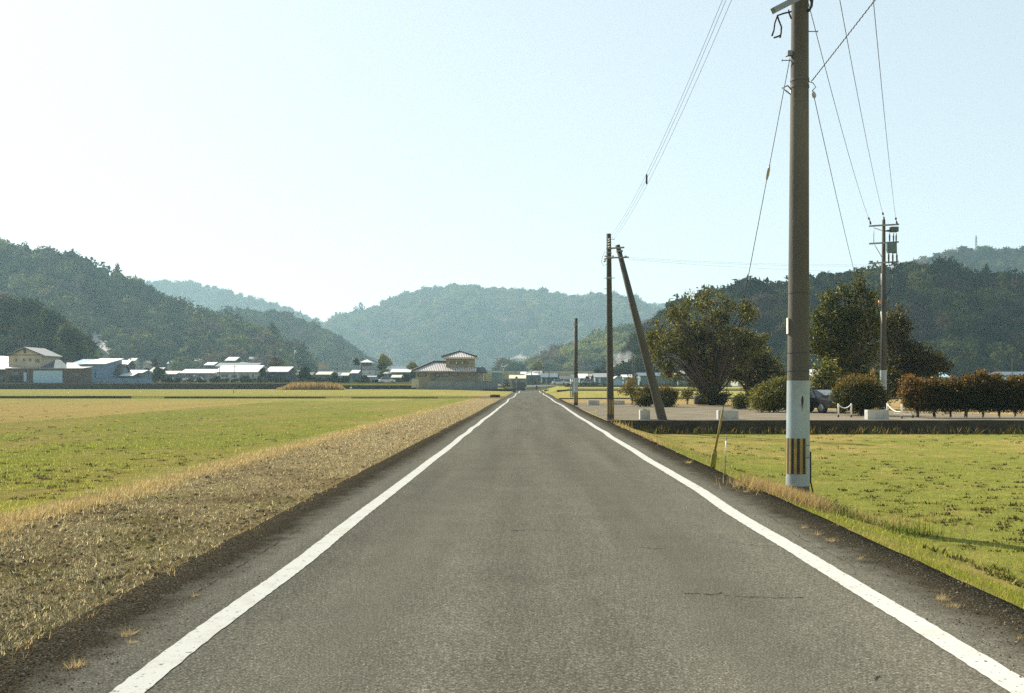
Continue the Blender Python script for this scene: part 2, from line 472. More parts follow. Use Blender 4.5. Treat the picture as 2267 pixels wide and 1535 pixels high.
# cracks in the asphalt: thin dark ribbons
CRK = mat('crack_tar', (.012, .011, .01), .95, .3, spec=0)
mb = MB()
for pts in ([(1515, 1318), (1545, 1319), (1575, 1321), (1602, 1317)], [(1605, 1322), (1655, 1326), (1700, 1327), (1745, 1327), (1790, 1326)],
            [(1420, 1216), (1450, 1219), (1480, 1217)], [(1615, 1203), (1660, 1209), (1710, 1212), (1770, 1214), (1840, 1216)],
            [(1935, 1510), (1945, 1500), (1950, 1505)], [(1800, 1172), (1870, 1175)], [(1130, 1180), (1190, 1178), (1260, 1181)],
            [(400, 1338), (436, 1314), (470, 1292), (505, 1270), (548, 1244), (593, 1216), (635, 1190), (680, 1164)],
            [(1690, 1135), (1760, 1185), (1840, 1228), (1900, 1262)], [(1130, 1010), (1170, 1008), (1215, 1010)], [(1085, 957), (1200, 955), (1290, 958)]):
    dense = []
    for (x0, y0), (x1, y1) in zip(pts[:-1], pts[1:]):
        for k in range(8):
            t = k / 8; q = G(x0 + (x1 - x0) * t, y0 + (y1 - y0) * t)
            dense.append((q.x + random.uniform(-.012, .012), q.y + random.uniform(-.02, .02)))
    prev = None
    for k, (x, y) in enumerate(dense):
        wd = random.choice((.0015, .0025, .004, .006)); z = float(road_z(x, y)) + .004
        horiz = abs(pts[-1][1] - pts[0][1]) < 60
        e = ((x, y - wd * 1.3, z), (x, y + wd * 1.3, z)) if horiz else ((x - wd * .45, y, z), (x + wd * .45, y, z))
        if prev and random.random() < .93: mb.poly([prev[0], e[0], e[1], prev[1]])
        prev = e
tag(mb.build('road_crack', CRK), kind='structure')

# parking lot, cross road, lanes
LOT = mat('lot_paving', (.30, .25, .175), .95, .22, .5, 25, bump=.3, spec=0)
mb = MB()
bk = [(3.36, 85), (8, 84), (13, 71), (20, 57), (24, 50.5), (60, 47.5)]
ft = [(3.36, 42.6), (8, 42.6), (13, 42.6), (20, 42.6), (24, 42.6), (60, 42.6)]
for i in range(len(bk) - 1):
    mb.poly([(*ft[i], .004), (*ft[i + 1], .004), (*bk[i + 1], .004), (*bk[i], .004)])
tag(mb.build('parking_lot', LOT), kind='structure')
CON = mat('pale_concrete', (.42, .40, .34), .85, .2, 1.2, 20)
mb = MB(); mb.poly([(-60, 262, .135), (70, 262, .135), (70, 271, .15), (-60, 271, .15)])
tag(mb.build('cross_road', LOT), kind='structure')
# ================================================================== hills and their forests
HILLM = mat('forest_floor', (.035, .042, .02), .95, .4, .05, .6)
CROWN = leafmat('crown_leaves', .2, .7, 0)
HILLS = {
    # name: (ridge distance, foot distance, silhouette in photo pixels, crown radius, number of crowns, palette, label)
    'spur': (330, 300, [(-520, 520), (-250, 590), (0, 655), (60, 668), (105, 692), (150, 722), (180, 764), (200, 808), (210, 838)], 3.4, 900, 'dark'),
    'near': (620, 485, [(-560, 420), (-300, 458), (0, 530), (60, 546), (100, 552), (130, 566), (165, 562), (200, 588), (235, 604), (260, 604), (300, 636), (370, 657), (420, 678), (470, 690), (540, 712), (600, 735), (650, 762), (690, 800), (704, 832)], 4.7, 3000, 'left'),
    'middle': (960, 820, [(330, 700), (400, 688), (480, 690), (520, 684), (560, 683), (600, 690), (640, 695), (700, 718), (740, 742), (790, 777), (828, 808)], 4.4, 1500, 'dark'),
    'back': (2000, 1680, [(180, 660), (240, 632), (300, 622), (370, 620), (440, 626), (500, 638), (560, 658), (640, 680), (700, 706), (728, 722), (770, 770)], 6.5, 1500, 'far'),
    'centre': (1900, 1520, [(690, 765), (725, 713), (760, 697), (800, 690), (850, 664), (900, 648), (950, 638), (1000, 631), (1040, 629), (1080, 637), (1130, 639), (1180, 644), (1230, 647), (1270, 656), (1300, 652), (1330, 647), (1380, 655), (1420, 668), (1460, 686), (1500, 740)], 8.0, 4200, 'far'),
    'foot': (760, 620, [(1110, 838), (1180, 802), (1240, 772), (1290, 750), (1340, 733), (1400, 717), (1450, 702), (1500, 690), (1560, 700)], 4.2, 1500, 'bamboo'),
    'gap': (2350, 2050, [(1340, 672), (1400, 667), (1440, 670), (1480, 672), (1530, 690)], 7.0, 450, 'far'),
    'right': (400, 315, [(1350, 828), (1385, 790), (1420, 738), (1460, 694), (1520, 667), (1590, 646), (1650, 633), (1700, 628), (1745, 624), (1790, 616), (1830, 610), (1870, 613), (1900, 600), (1960, 598), (2010, 597), (2060, 588), (2100, 585), (2150, 600), (2200, 612), (2267, 635), (2400, 668), (2560, 720)], 3.6, 3300, 'right'),
    'beyond': (1000, 830, [(1860, 660), (1920, 612), (1990, 588), (2050, 570), (2100, 556), (2160, 546), (2220, 545), (2267, 550), (2400, 560), (2560, 580)], 4.6, 1800, 'far'),
}
PAL = {  # crown colours: evergreen oak, cedar, bamboo, bare deciduous
    'dark': ([(.02, .035, .015), (.034, .05, .018), (.08, .095, .03), (.09, .07, .048)], [.5, .3, .12, .08]),
    'left': ([(.02, .036, .018), (.034, .052, .023), (.09, .105, .045), (.10, .08, .06)], [.42, .3, .14, .14]),
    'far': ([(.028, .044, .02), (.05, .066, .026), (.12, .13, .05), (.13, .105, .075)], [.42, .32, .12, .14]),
    'bamboo': ([(.03, .048, .02), (.06, .085, .026), (.17, .18, .055), (.13, .10, .07)], [.3, .3, .28, .12]),
    'right': ([(.013, .021, .009), (.022, .032, .012), (.06, .068, .022), (.048, .036, .026)], [.5, .3, .12, .08]),
}


def hill_fn(h, u, v):
    """world point on the hill; u = photo pixel column of the ridge, v = 0 foot .. 1 ridge .. 1.3 behind"""
    Yr, Yf, sil, cr, n, pal = HILLS[h]
    sx_, sy_ = np.array(sil, float).T
    sm = np.interp(u, sx_, sy_)
    zr = CH - (sm - HY) / F * Yr - 1.35 * cr
    Yn = Yf + (fbm(u * .004, u * 0 + 3, 40) - .5) * (Yr - Yf) * .35
    yy = Yn + (Yr - Yn) * v
    xx = (u - VX) / F * Yr + (fbm(u * .01, v * 2, 41) - .5) * 10
    xx = xx + (u - VX) / F * (yy - Yr) * .75
    z0 = gz(xx * 0 + 300, yy * 0 + Yf) - 1.0
    prof = np.where(v <= 1, v * (1.22 - .22 * v), 1 - (v - 1) * 1.6)
    gul = (fbm(u * .012, v * 1.6, 42, 3) - .5) * np.sin(np.clip(v, 0, 1) * math.pi) * (zr - z0) * .55
    zz = z0 + np.maximum(zr - z0, .3) * prof + np.where(v <= 1, np.minimum(gul, (zr - z0) * .12), 0)
    return xx, yy, zz


def crown_bases():
    out = []
    for k in range(10):
        bm = bmesh.new(); bmesh.ops.create_icosphere(bm, subdivisions=2, radius=1)
        v = np.array([q.co[:] for q in bm.verts]); f = np.array([[q.index for q in p.verts] for p in bm.faces]); bm.free()
        rg = np.random.default_rng(100 + k)
        d = rand_unit(7, rg); lump = np.max(np.maximum(v @ d.T, 0) ** 6, 1)
        v = v * (.62 + .38 * lump + rg.uniform(-.08, .08, len(v)))[:, None]
        v[:, 2] = v[:, 2] * (.8 if k < 7 else 1.5)
        if k >= 7: v[:, :2] *= (.62 - .3 * v[:, 2:3] / 1.5)
        c = rand_unit(110, rg); c = c * (.72 + .3 * rg.random((110, 1)) ** .7) * np.array((1, 1, .8 if k < 7 else 1.35))
        if k >= 7: c[:, :2] *= (.62 - .3 * c[:, 2:3] / 1.35)
        n = len(c); a = rand_unit(n, rg) * rg.uniform(.10, .26, (n, 1)); b = rand_unit(n, rg) * rg.uniform(.10, .26, (n, 1))
        lv = np.stack([c - a, c + a, c + b], 1).reshape(-1, 3)
        lf = np.arange(3 * n).reshape(n, 3) + len(v)
        ltint = np.concatenate([rg.uniform(.75, 1.05, len(v)), np.repeat(rg.uniform(.6, 1.7, n), 3)])
        out.append((np.concatenate([v, lv]), np.concatenate([f, lf]), ltint))
    return out


BASES = crown_bases()


def forest_mesh(name, pos, r, tint, m, rng, stretch=None, conifer=.18, parent=None):
    n = len(pos); kind = np.where(rng.random(n) < conifer, rng.integers(7, 10, n), rng.integers(0, 7, n))
    V = []; Fc = []; T = []; off = 0
    for k in range(10):
        s = np.where(kind == k)[0]
        if not len(s): continue
        bv, bf, bt = BASES[k]
        a = rng.uniform(0, 6.28, len(s)); ca, sa = np.cos(a)[:, None], np.sin(a)[:, None]
        sc = r[s][:, None]
        x = (bv[None, :, 0] * ca - bv[None, :, 1] * sa) * sc; y = (bv[None, :, 0] * sa + bv[None, :, 1] * ca) * sc
        z = bv[None, :, 2] * sc * rng.uniform(.85, 1.25, (len(s), 1))
        V.append((np.stack([x, y, z], -1) + pos[s][:, None, :]).reshape(-1, 3))
        Fc.append((bf[None] + (np.arange(len(s)) * len(bv))[:, None, None] + off).reshape(-1, 3)); off += len(s) * len(bv)
        T.append((tint[s][:, None, :] * bt[None, :, None]).reshape(-1, 3))
    return fast_mesh(name, np.concatenate(V), np.concatenate(Fc), m, np.clip(np.concatenate(T), 0, 1), parent)


def clearing(h, px, py):
    """patches without trees: the winding lane and terraces on the near left hill, the tan cut on the centre hill"""
    c = np.zeros(px.shape, bool)
    if h == 'near':
        lane = np.interp(py, [728, 735, 745, 757, 768, 780, 790], [212, 222, 206, 208, 222, 240, 250])
        c |= (abs(px - lane) < 20) & (py > 722) & (py < 812)
        c |= (px > 225) & (px < 345) & (py > 758) & (py < 800) & (fbm(px * .05, py * .12, 77) > .42)
    if h == 'near':
        for xa, xb, yt in ((284, 298, 789), (316, 327, 794), (371, 383, 796), (432, 445, 790), (548, 560, 786)): c |= (px > xa - 9) & (px < xb + 9) & (py > yt) & (py < 860)
    if h == 'centre':
        c |= (px > 1125) & (px < 1172) & (py > 779) & (py < 797)
    return c


for h, (Yr, Yf, sil, cr, n, pal) in HILLS.items():
    rng = np.random.default_rng(abs(sum(map(ord, h))) * 31)
    u = np.linspace(sil[0][0], sil[-1][0], 130); v = np.linspace(0, 1.3, 36)
    U, V_ = np.meshgrid(u, v); xx, yy, zz = hill_fn(h, U, V_)
    ii = np.arange(U.size).reshape(U.shape)
    fq = np.stack([ii[:-1, :-1], ii[:-1, 1:], ii[1:, 1:], ii[1:, :-1]], -1).reshape(-1, 4)
    tag(fast_mesh('hill', np.stack([xx, yy, zz], -1).reshape(-1, 3), fq, HILLM, smooth=True), kind='structure')
    # trees all over the slope, thicker along the ridge
    uu = rng.uniform(sil[0][0], sil[-1][0], n); vv = rng.random(n) ** .85 * 1.04
    nr = int((sil[-1][0] - sil[0][0]) / F * Yr / (cr * .8))
    uu = np.concatenate([uu, np.linspace(sil[0][0], sil[-1][0], nr) + rng.normal(0, 2, nr)]); vv = np.concatenate([vv, rng.uniform(.975, 1.03, nr)])
    x, y, z = hill_fn(h, uu, vv)
    px = VX + x / y * F; py = HY - (z + cr - CH) / y * F
    ok = ~clearing(h, px, py)
    uu, vv, x, y, z, px, py = (q[ok] for q in (uu, vv, x, y, z, px, py))
    r = cr * rng.uniform(.5, 1.3, len(x)) * np.where(rng.random(len(x)) < .08, 1.45, 1)
    cols, pr = PAL[pal]
    mixn = fbm(px * .022, py * .03, 55, 3)
    tint = pick(cols, pr, len(x), rng, .5)
    bam = (mixn > (.5 if h in ('foot',) else .57)) & (rng.random(len(x)) < .8) & (vv < .85)
    if h == 'near': bam |= (px > 400) & (px < 660) & (mixn > .42) & (py > 690) & (rng.random(len(x)) < .6)
    if h == 'right': bam |= (px > 2100) & (py > 625) & (py < 690) & (mixn > .4) & (rng.random(len(x)) < .6)
    tint[bam] = np.array(cols[2]) * rng.uniform(.8, 1.2, (bam.sum(), 1))
    br = (mixn < .39) & (rng.random(len(x)) < .65)
    tint[br] = np.array(cols[3]) * rng.uniform(.8, 1.2, (br.sum(), 1))
    tag(forest_mesh('forest', np.stack([x, y, z + r * .55], -1), r, tint, CROWN, rng, conifer=.04), kind='stuff')

# the winding lane and bare terraces on the left hill, the tan cut on the centre hill (laid on the slope)
def on_hill(h, px, py):
    best = None
    for v_ in np.linspace(.0, 1, 200):
        uu = px
        for _ in range(3):
            x, y, z = hill_fn(h, np.array([uu]), np.array([v_])); uu += px - (VX + x[0] / y[0] * F)
        e = abs(HY - (z[0] - CH) / y[0] * F - py)
        if best is None or e < best[0]: best = (e, Vector((x[0], y[0], z[0])))
    return best[1]


LANE = mat('lane_gravel', (.30, .27, .23), .9, .2, .2, 3)
TERR = mat('dry_terrace', (.42, .37, .2), .9, .3, .1, 1.5)


def hill_strip(name, h, pts, wid, m, lift=.6):
    q = [on_hill(h, *p) for p in pts]; mb = MB()
    for a, c in zip(q[:-1], q[1:]):
        up = Vector((0, 0, lift)); wv = Vector((wid / 2, 0, wid * .12))
        if abs(a.x - c.x) > abs(a.z - c.z) * 1.5: wv = Vector((0, wid, wid * .35))
        mb.prism([a - wv, c - wv, c + wv, a + wv], up)
    return tag(mb.build(name, m), kind='structure')


hill_strip('lane', 'near', [(212, 728), (220, 733), (209, 741), (206, 748), (207, 756), (214, 765), (226, 774), (238, 782), (248, 790)], 3.0, LANE, 2.2)
for k, (xa, xb, y0) in enumerate(((232, 300, 765), (272, 300, 785), (188, 202, 732), (225, 245, 734))):
    hill_strip('terrace', 'near', [(xa, y0), ((xa + xb) / 2, y0 - .5), (xb, y0 + 1)], 1.6, TERR, 2.4)
hill_strip('terrace', 'centre', [(1128, 792), (1145, 787), (1160, 788), (1172, 792)], 20, mat('tan_cut', (.12, .09, .065), .9, .3, .05, .5), 2.5)
# ================================================================== poles, wires, stays
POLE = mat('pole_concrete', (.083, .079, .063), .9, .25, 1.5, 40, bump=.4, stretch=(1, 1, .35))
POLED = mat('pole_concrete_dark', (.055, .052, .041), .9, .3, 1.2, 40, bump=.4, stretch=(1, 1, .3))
SLEEVE = mat("white_sleeve", (.25, .305, .31), .55, .12, 2.5, 25, rust=(.20, .22, .21))
STEEL = mat('galvanised_steel', (.20, .21, .21), .5, .25, 8, 60, metal=.6)
BANDS = mat('band_steel', (.07, .07, .065), .7, .2, 8)
BLACK = mat('black_rubber', (.018, .017, .016), .6, .2)
YELLOW = mat('guard_yellow', (.26, .19, .05), .6, .25, 6, 40)
STRIPE = mat('guard_black', (.022, .02, .017), .7, .3, 5, 40)
WIRE = mat('wire_dark', (.03, .035, .04), .6, .1)
PORC = mat('porcelain', (.33, .31, .28), .3, .1)
TEAL = mat('teal_box_paint', (.07, .12, .12), .5, .2, 4)
BROWNI = mat('brown_insulator', (.05, .03, .022), .35, .2)
ORANGE = mat('orange_lamp_paint', (.55, .22, .06), .5, .15)
WHITE = mat('white_paint', (.72, .70, .64), .6, .12, 3, 25)
WOOD = mat('weathered_stake', (.30, .24, .14), .9, .3, 8, 50)
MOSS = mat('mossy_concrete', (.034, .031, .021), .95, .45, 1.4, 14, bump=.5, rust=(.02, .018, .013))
BLUEC = mat('block_concrete', (.36, .36, .33), .9, .2, 2, 22, bump=.3, rust=(.24, .25, .22))

# ---- the big roadside pole
YM = 15.0; S = YM / F
bx, by = (1766 - VX) * S, YM
z0 = -.35
def main_c(z): return (bx + (z + .2) * .0046, by)
def main_r(z): return .172 - (z + .2) * .0060
pole = empty('utility_pole', (bx, by, -.2), 'tall grey concrete pole with white torn sleeve and striped guard at the road edge', 'utility pole', 'utility poles')
mb = MB(); hs = [z0, 0, .5, 1, 2, 3, 4, 5, 6, 7, 8, 9, 10.2]
mb.tube([(*main_c(z), z) for z in hs], [main_r(z) for z in hs], 40); mb.build('shaft', POLE, pole)
zy = lambda py: CH - (py - HY) * S
mb = MB(); mb.arc(main_c, main_r, zy(1075), zy(970), 0, 359.5, .005, 56); mb.arc(main_c, main_r, zy(970), zy(843), 0, 359.5, .005, 56)
sleeve = mb.build('sleeve', SLEEVE, pole)
# the torn hole: a ragged leaf-shaped flap standing just proud of the sleeve
mb = MB(); zt, zb = zy(876), zy(911)
prof = [(0, .1), (.12, .8), (.25, 1), (.45, .8), (.6, .55), (.8, .28), (1, .05)]
L_, R__ = [], []
for t, wd in prof:
    z = zt + (zb - zt) * t
    for lst, sg in ((L_, -1), (R__, 1)):
        a = R(-86 + sg * wd * 6.2 + (3 * (1 - t)) + random.uniform(-1, 1)); rr = main_r(z) + .0085
        lst.append((main_c(z)[0] + math.cos(a) * rr, main_c(z)[1] + math.sin(a) * rr, z))
for i in range(len(prof) - 1): mb.poly([L_[i], R__[i], R__[i + 1], L_[i + 1]])
tear = mb.build('tear', STRIPE, sleeve)
g = MB(); gr = lambda z: main_r(z) + .006
g.cur = 0; zt, zb = zy(970), zy(1048); w_ = 14.0
k = 0; a = -222.0
while a < -62:
    g.cur = k % 2
    g.arc(main_c, gr, zb, zt, a, min(a + w_, -62) - .01, .004, 5); a += w_; k += 1
g.build('striped_guard', [STRIPE, YELLOW], pole)
for py in (178, 193): b_ = MB(); b_.arc(main_c, main_r, zy(py) - .02, zy(py) + .02, 0, 359.5, .006, 40); b_.build('steel_band', BANDS, pole)
for py in (650, 782, 822, 985, 1012): b_ = MB(); b_.arc(main_c, lambda z: main_r(z) + (.006 if z < zy(843) else 0), zy(py) - .004, zy(py) + .004, 0, 359.5, .004, 40); b_.build('tie_wire', WIRE, pole)
for px, py, sgn in ((1805, 70, 1), (1735, 134, -1), (1805, -40, 1), (1735, -90, -1)):
    z = zy(py); c = main_c(z); mb = MB(); x0 = c[0] + sgn * (main_r(z) - .02); x1 = x0 + sgn * .15
    mb.tube([(x0, by, z), (x1, by, z)], .008, 8); mb.tube([(x1, by, z), (x1 + sgn * .012, by, z)], .016, 8)
    mb.build('step_bolt', STEEL, pole)
# arm stub with hanging cable ends at the top left, seen below the frame edge
arm = MB(); arm.bar((main_c(7.2)[0] - .02, by - .2, 7.29), (P(1712, 24, 14.6).x, 14.6, P(1712, 24, 14.6).z), .09, .085)
armo = arm.build('crossarm', STEEL, pole)
mb = MB(); q0 = P(1752, 26, 14.75)
for pts in ([(1752, 26), (1735, 30), (1721, 35), (1715, 52), (1713, 68), (1709, 80)], [(1721, 35), (1724, 45), (1730, 60), (1729, 74), (1727, 84)], [(1727, 79), (1720, 82), (1713, 84)],
            [(1745, 22), (1748, 32), (1752, 42)]):
    mb.tube([P(x, y, 14.72) for x, y in pts], .013, 8)
mb.build('cable_tail', BLACK, armo)
mb = MB(); mb.tube([P(1795, -20, 14.9), P(1799, -5, 14.85), P(1797, 14, 14.85), P(1790, 26, 14.9)], .017, 8); mb.tube([P(1789, -10, 14.8), P(1796, 5, 14.8), P(1795, 18, 14.8), P(1788, 24, 14.85)], .014, 8)
mb.build('cable_loop', BLACK, pole)
mb = MB(); mb.box((main_c(6.5)[0] - main_r(6.5) - .03, by - .03, zy(120)), (.07, .08, .07)); mb.tube([P(1753, 121, 14.95), P(1739, 126, 14.95)], .01, 6); mb.build('stay_bracket', STEEL, pole)
mb = MB(); mb.tube([P(1752, 199, 14.9), P(1744, 190, 14.85), P(1731, 195, 14.8), P(1741, 202, 14.85), P(1750, 209, 14.9), P(1752, 199, 14.9)], .011, 6); mb.build('cable_ring', STEEL, pole)
mb = MB(); mb.tube([P(1791, 181, 14.9), P(1800, 184, 14.85), P(1806, 193, 14.85), P(1798, 202, 14.9)], .007, 6); mb.build('cable_ring', STEEL, pole)
mb = MB(); c = main_c(zy(722)); mb.box((c[0] - main_r(zy(722)) - .012, by - .02, zy(722)), (.02, .06, .24)); mb.build('number_plate', WHITE, pole)
# top of the pole above the picture: two crossarms with insulators carrying the wires
mb = MB(); mb.box((bx + .34, by - .2, 8.30), (1.6, .09, .09)); top1 = mb.build('crossarm', STEEL, pole)
mb = MB(); mb.box((bx - .02, by - .2, 9.4), (1.5, .09, .09)); top2 = mb.build('crossarm', STEEL, pole)
mb = MB()
mb.tube([(bx + .30, by + .15, -.6), (bx + .24, by + .05, -.1), (main_c(.0)[0] + main_r(0) + .014, by - .03, .05), (main_c(.4)[0] + main_r(.4) + .014, by - .03, .5)], .012, 6)
mb.build('earth_cable', BLACK, pole)

# ---- second pole and its leaning brace pole
Y2 = 43.0; S2 = Y2 / F
x2 = (1351.5 - VX) * S2
p2 = empty('utility_pole', (x2, Y2, 0), 'concrete pole beside a leaning brace pole at the corner of the parking lot', 'utility pole', 'utility poles')
z2 = lambda py: CH - (py - HY) * S2
mb = MB(); hs = [-.6, 0, 2, 4, 6, z2(518)]
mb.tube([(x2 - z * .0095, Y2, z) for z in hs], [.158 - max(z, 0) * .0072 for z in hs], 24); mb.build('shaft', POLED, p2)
c2 = lambda z: (x2 - z * .0095, Y2); r2_ = lambda z: .158 - max(z, 0) * .0072
mb = MB(); k = 0; a = -200.0
while a < 20:
    mb.cur = k % 2; mb.arc(c2, r2_, z2(918), z2(885), a, a + 17.9, .006, 5); a += 18; k += 1
mb.build('striped_guard', [STRIPE, YELLOW], p2)
mb = MB(); mb.tube([P(1338, 574, Y2 - .3), P(1349, 571, Y2 - .2), P(1392, 570, Y2 - .1)], .035, 6); mb.tube([P(1338, 567, Y2 - .2), P(1352, 569, Y2 - .2)], .03, 6); mb.build('crossarm', STEEL, p2)
mb = MB(); mb.tube([P(1341, 577, Y2 - .3), P(1336, 580, Y2 - .3)], .04, 8); mb.build('insulator', PORC, p2); mb = MB(); mb.tube([P(1357, 566, Y2 - .2), P(1357, 573, Y2 - .2)], .04, 8); mb.build('insulator', PORC, p2); mb = MB(); mb.tube([P(1383, 567, Y2 - .15), P(1391, 570.5, Y2 - .15)], .035, 8); mb.build('insulator', PORC, p2)
for py in (551, 560, 572, 616): mb = MB(); mb.arc(c2, r2_, z2(py) - .03, z2(py) + .03, 0, 359, .012, 20); mb.build('steel_band', STEEL, p2)
for k, py in enumerate((530, 616, 616, 640)):
    z = z2(py); sg = -1 if k % 2 else 1; mb = MB(); mb.tube([(c2(z)[0], Y2 - .02, z), (c2(z)[0] + sg * .26, Y2 - .02, z)], .014, 6); mb.build('step_bolt', STEEL, p2)
mb = MB()
for py in (528, 533, 539, 545): mb = MB(); mb.tube([P(1346, py + 3, Y2 - .13), P(1350.5, py, Y2 - .14)], .02, 6); mb.build('white_tape', WHITE, p2)
mb = MB(); mb.tube([P(1340, 556, Y2 - .2), P(1334, 568, Y2 - .25), P(1331, 580, Y2 - .25), P(1336, 588, Y2 - .2), P(1345, 586, Y2 - .16)], .008, 6); mb.build('loose_cable', BLACK, p2)
yb_ = Y2 - .1
pb = empty('brace_pole', P(1466, 930, yb_), 'thick leaning concrete pole propped against the upright pole beside the lot', 'brace pole')
a0, a1 = P(1467, 932, yb_), P(1367, 543, Y2 + .0)
mb = MB(); d = (a1 - a0)
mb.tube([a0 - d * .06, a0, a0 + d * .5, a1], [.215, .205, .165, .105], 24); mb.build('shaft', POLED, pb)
mb = MB(); q = a0 + d * .965; mb.bar((c2(z2(551))[0] + .1, Y2 - .12, z2(551)), (q.x + .22, Y2 - .12, z2(549)), .05, .07); mb.box((q.x + .02, Y2 - .02, q.z), (.26, .3, .07)); mb.build('clamp', STEEL, pb)

# ---- third, short pole beyond the lot, with a small meter cabinet pole behind it
Y3 = 73.5; S3 = Y3 / F; x3 = (1275 - VX) * S3; z3 = lambda py: CH - (py - HY) * S3
p3 = empty('utility_pole', (x3, Y3, 0), 'short bare concrete pole with white lower band beyond the lot entrance', 'utility pole', 'utility poles')
mb = MB(); mb.tube([(x3, Y3, -.4), (x3, Y3, z3(705))], [.150, .128], 20); mb.build('shaft', POLED, p3)
cc = lambda z: (x3, Y3); r3 = lambda z: .152 - z * .0035
mb = MB(); mb.arc(cc, r3, z3(869), z3(837), 0, 359, .008, 30); mb.build('sleeve', SLEEVE, p3)
mb = MB(); k = 0; a = -200.0
while a < 20:
    mb.cur = k % 2; mb.arc(cc, r3, z3(892), z3(869.5), a, a + 23.9, .008, 5); a += 24; k += 1
mb.build('striped_guard', [STRIPE, YELLOW], p3)
mb = MB(); mb.arc(cc, r3, z3(719) - .03, z3(719) + .03, 0, 359, .012, 20); mb.build('steel_band', STEEL, p3)
yc = 101.0
cab = empty('meter_cabinet', P(1268, 880, yc), 'narrow blue-grey cabinet on a rusty post behind the short pole', 'meter cabinet')
mb = MB(); q0, q1 = P(1266, 880, yc), P(1271.5, 846, yc); mb.box(((q0.x + q1.x) / 2, yc, (q0.z + q1.z) / 2), (q1.x - q0.x, .2, q1.z - q0.z)); mb.build('cabinet', mat('cabinet_paint', (.10, .17, .19), .6, .2), cab)
mb = MB(); mb.tube([P(1263.5, 880, yc), P(1263.5, 850, yc)], .045, 8); mb.build('post', mat('rusty_post', (.13, .06, .04), .8, .3), cab)
mb = MB(); mb.tube([P(1263.5, 850, yc), P(1263.8, 840, yc)], .055, 8); mb.box(P(1262.5, 849.5, yc), (.14, .1, .1)); mb.build('cap', WHITE, cab)

# ---- transformer pole behind the bushes
Y4 = 55.0; S4 = Y4 / F; z4 = lambda py: CH - (py - HY) * S4
p4 = empty('utility_pole', (P(1956, 853, Y4).x, Y4, 0), 'tall pole with three crossarms and switchgear rising behind the bushes', 'utility pole', 'utility poles')
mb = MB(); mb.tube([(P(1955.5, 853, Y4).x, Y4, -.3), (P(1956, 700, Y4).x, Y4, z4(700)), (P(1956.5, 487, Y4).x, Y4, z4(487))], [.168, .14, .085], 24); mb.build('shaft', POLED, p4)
for xa, ya, xb, yb in ((1924, 501, 1990, 497), (1924, 540, 1989.5, 536), (1923, 583.5, 1989, 580)):
    mb = MB(); mb.bar(P(xa, ya, Y4 - .14), P(xb, yb, Y4 - .14), .08, .085); mb.build('crossarm', STEEL, p4)
for a, b in (((1934.5, 502), (1934.5, 539)), ((1936, 542), (1952, 569)), ((1935, 585), (1950, 604)), ((1936, 505), (1953, 511))): mb = MB(); mb.tube([P(*a, Y4 - .1), P(*b, Y4 - .1)], .018, 6); mb.build('arm_strut', STEEL, p4)
for xx in (1926.5, 1957, 1985):
    mb = MB(); yt = 487 if xx != 1957 else 478
    mb.tube([P(xx + 1, 497, Y4 - .14), P(xx, yt + 4, Y4 - .2), P(xx - 1, yt + 2, Y4 - .25)], [.05, .045, .02], 8); mb.build('pin_insulator', BROWNI, p4)
mb = MB(); mb.box(P(1979, 508.5, Y4 - .25), (.40, .35, .27)); mb.tube([P(1960, 511.5, Y4 - .15), P(1967, 511.5, Y4 - .2), P(1972, 510, Y4 - .2)], [.04, .06, .03], 8); mb.build('switch_box', mat('switch_grey', (.06, .065, .055), .6, .2), p4)
mb = MB(); q = [P(1966.5, 536, Y4 - .2), P(1985.5, 536, Y4 - .2), P(1986, 560, Y4 - .2), P(1979, 559, Y4 - .2), P(1969, 559.5, Y4 - .2), P(1966.5, 552, Y4 - .2)]
mb.prism(q, (0, .35, 0)); mb.build('transformer', TEAL, p4)
for x0_, x1_ in ((1969.5, 1967.5), (1978, 1976.5), (1984, 1985.5)):
    mb = MB(); mb.tube([P(x0_, 516, Y4 - .2), P(x0_, 523, Y4 - .2), P(x0_, 532, Y4 - .2), P(x0_, 537, Y4 - .2)], [.012, .045, .04, .012], 8); mb.build('bushing', BROWNI, p4)
    mb = MB(); mb.tube([P(x1_, 560, Y4 - .2), P(x1_, 567, Y4 - .2), P(x1_, 577, Y4 - .2), P(x1_, 582, Y4 - .2)], [.02, .05, .045, .02], 8); mb.build('bushing', BROWNI, p4)
mb = MB()
for x1_ in (1967.5, 1976.5, 1985.5): mb.tube([P(x1_, 582, Y4 - .2), P(x1_ + (1976 - x1_) * .25, 594, Y4 - .2), P(1976, 608, Y4 - .2)], .014, 6)
mb.tube([P(1976, 606, Y4 - .2), P(1977, 622, Y4 - .2), P(1974, 638, Y4 - .2), P(1966, 650, Y4 - .17), P(1961, 662, Y4 - .15)], .022, 6)
mb.build('cable_loop', BLACK, p4)
mb = MB(); mb.tube([P(1951.5, 606, Y4 - .02), P(1951, 632, Y4 - .02)], .03, 8); mb.build('conduit', WHITE, p4); mb = MB(); mb.tube([P(1951, 690, Y4 - .05), P(1953, 716, Y4 - .05)], .04, 8); mb.build('conduit', WHITE, p4)
mb = MB(); mb.tube([P(1947, 666, Y4 - .1), P(1947, 673, Y4 - .1)], .07, 10); mb.build('lamp', ORANGE, p4)
mb = MB(); mb.tube([P(1947, 673, Y4 - .1), P(1945, 678, Y4 - .1), P(1953, 680, Y4 - .05)], .025, 6); mb.build('lamp_bracket', STEEL, p4)
mb = MB(); mb.arc((P(1955.5, 853, Y4).x, Y4), .168, z4(912), z4(820), 0, 359, .01, 30); mb.build('sleeve', SLEEVE, p4)

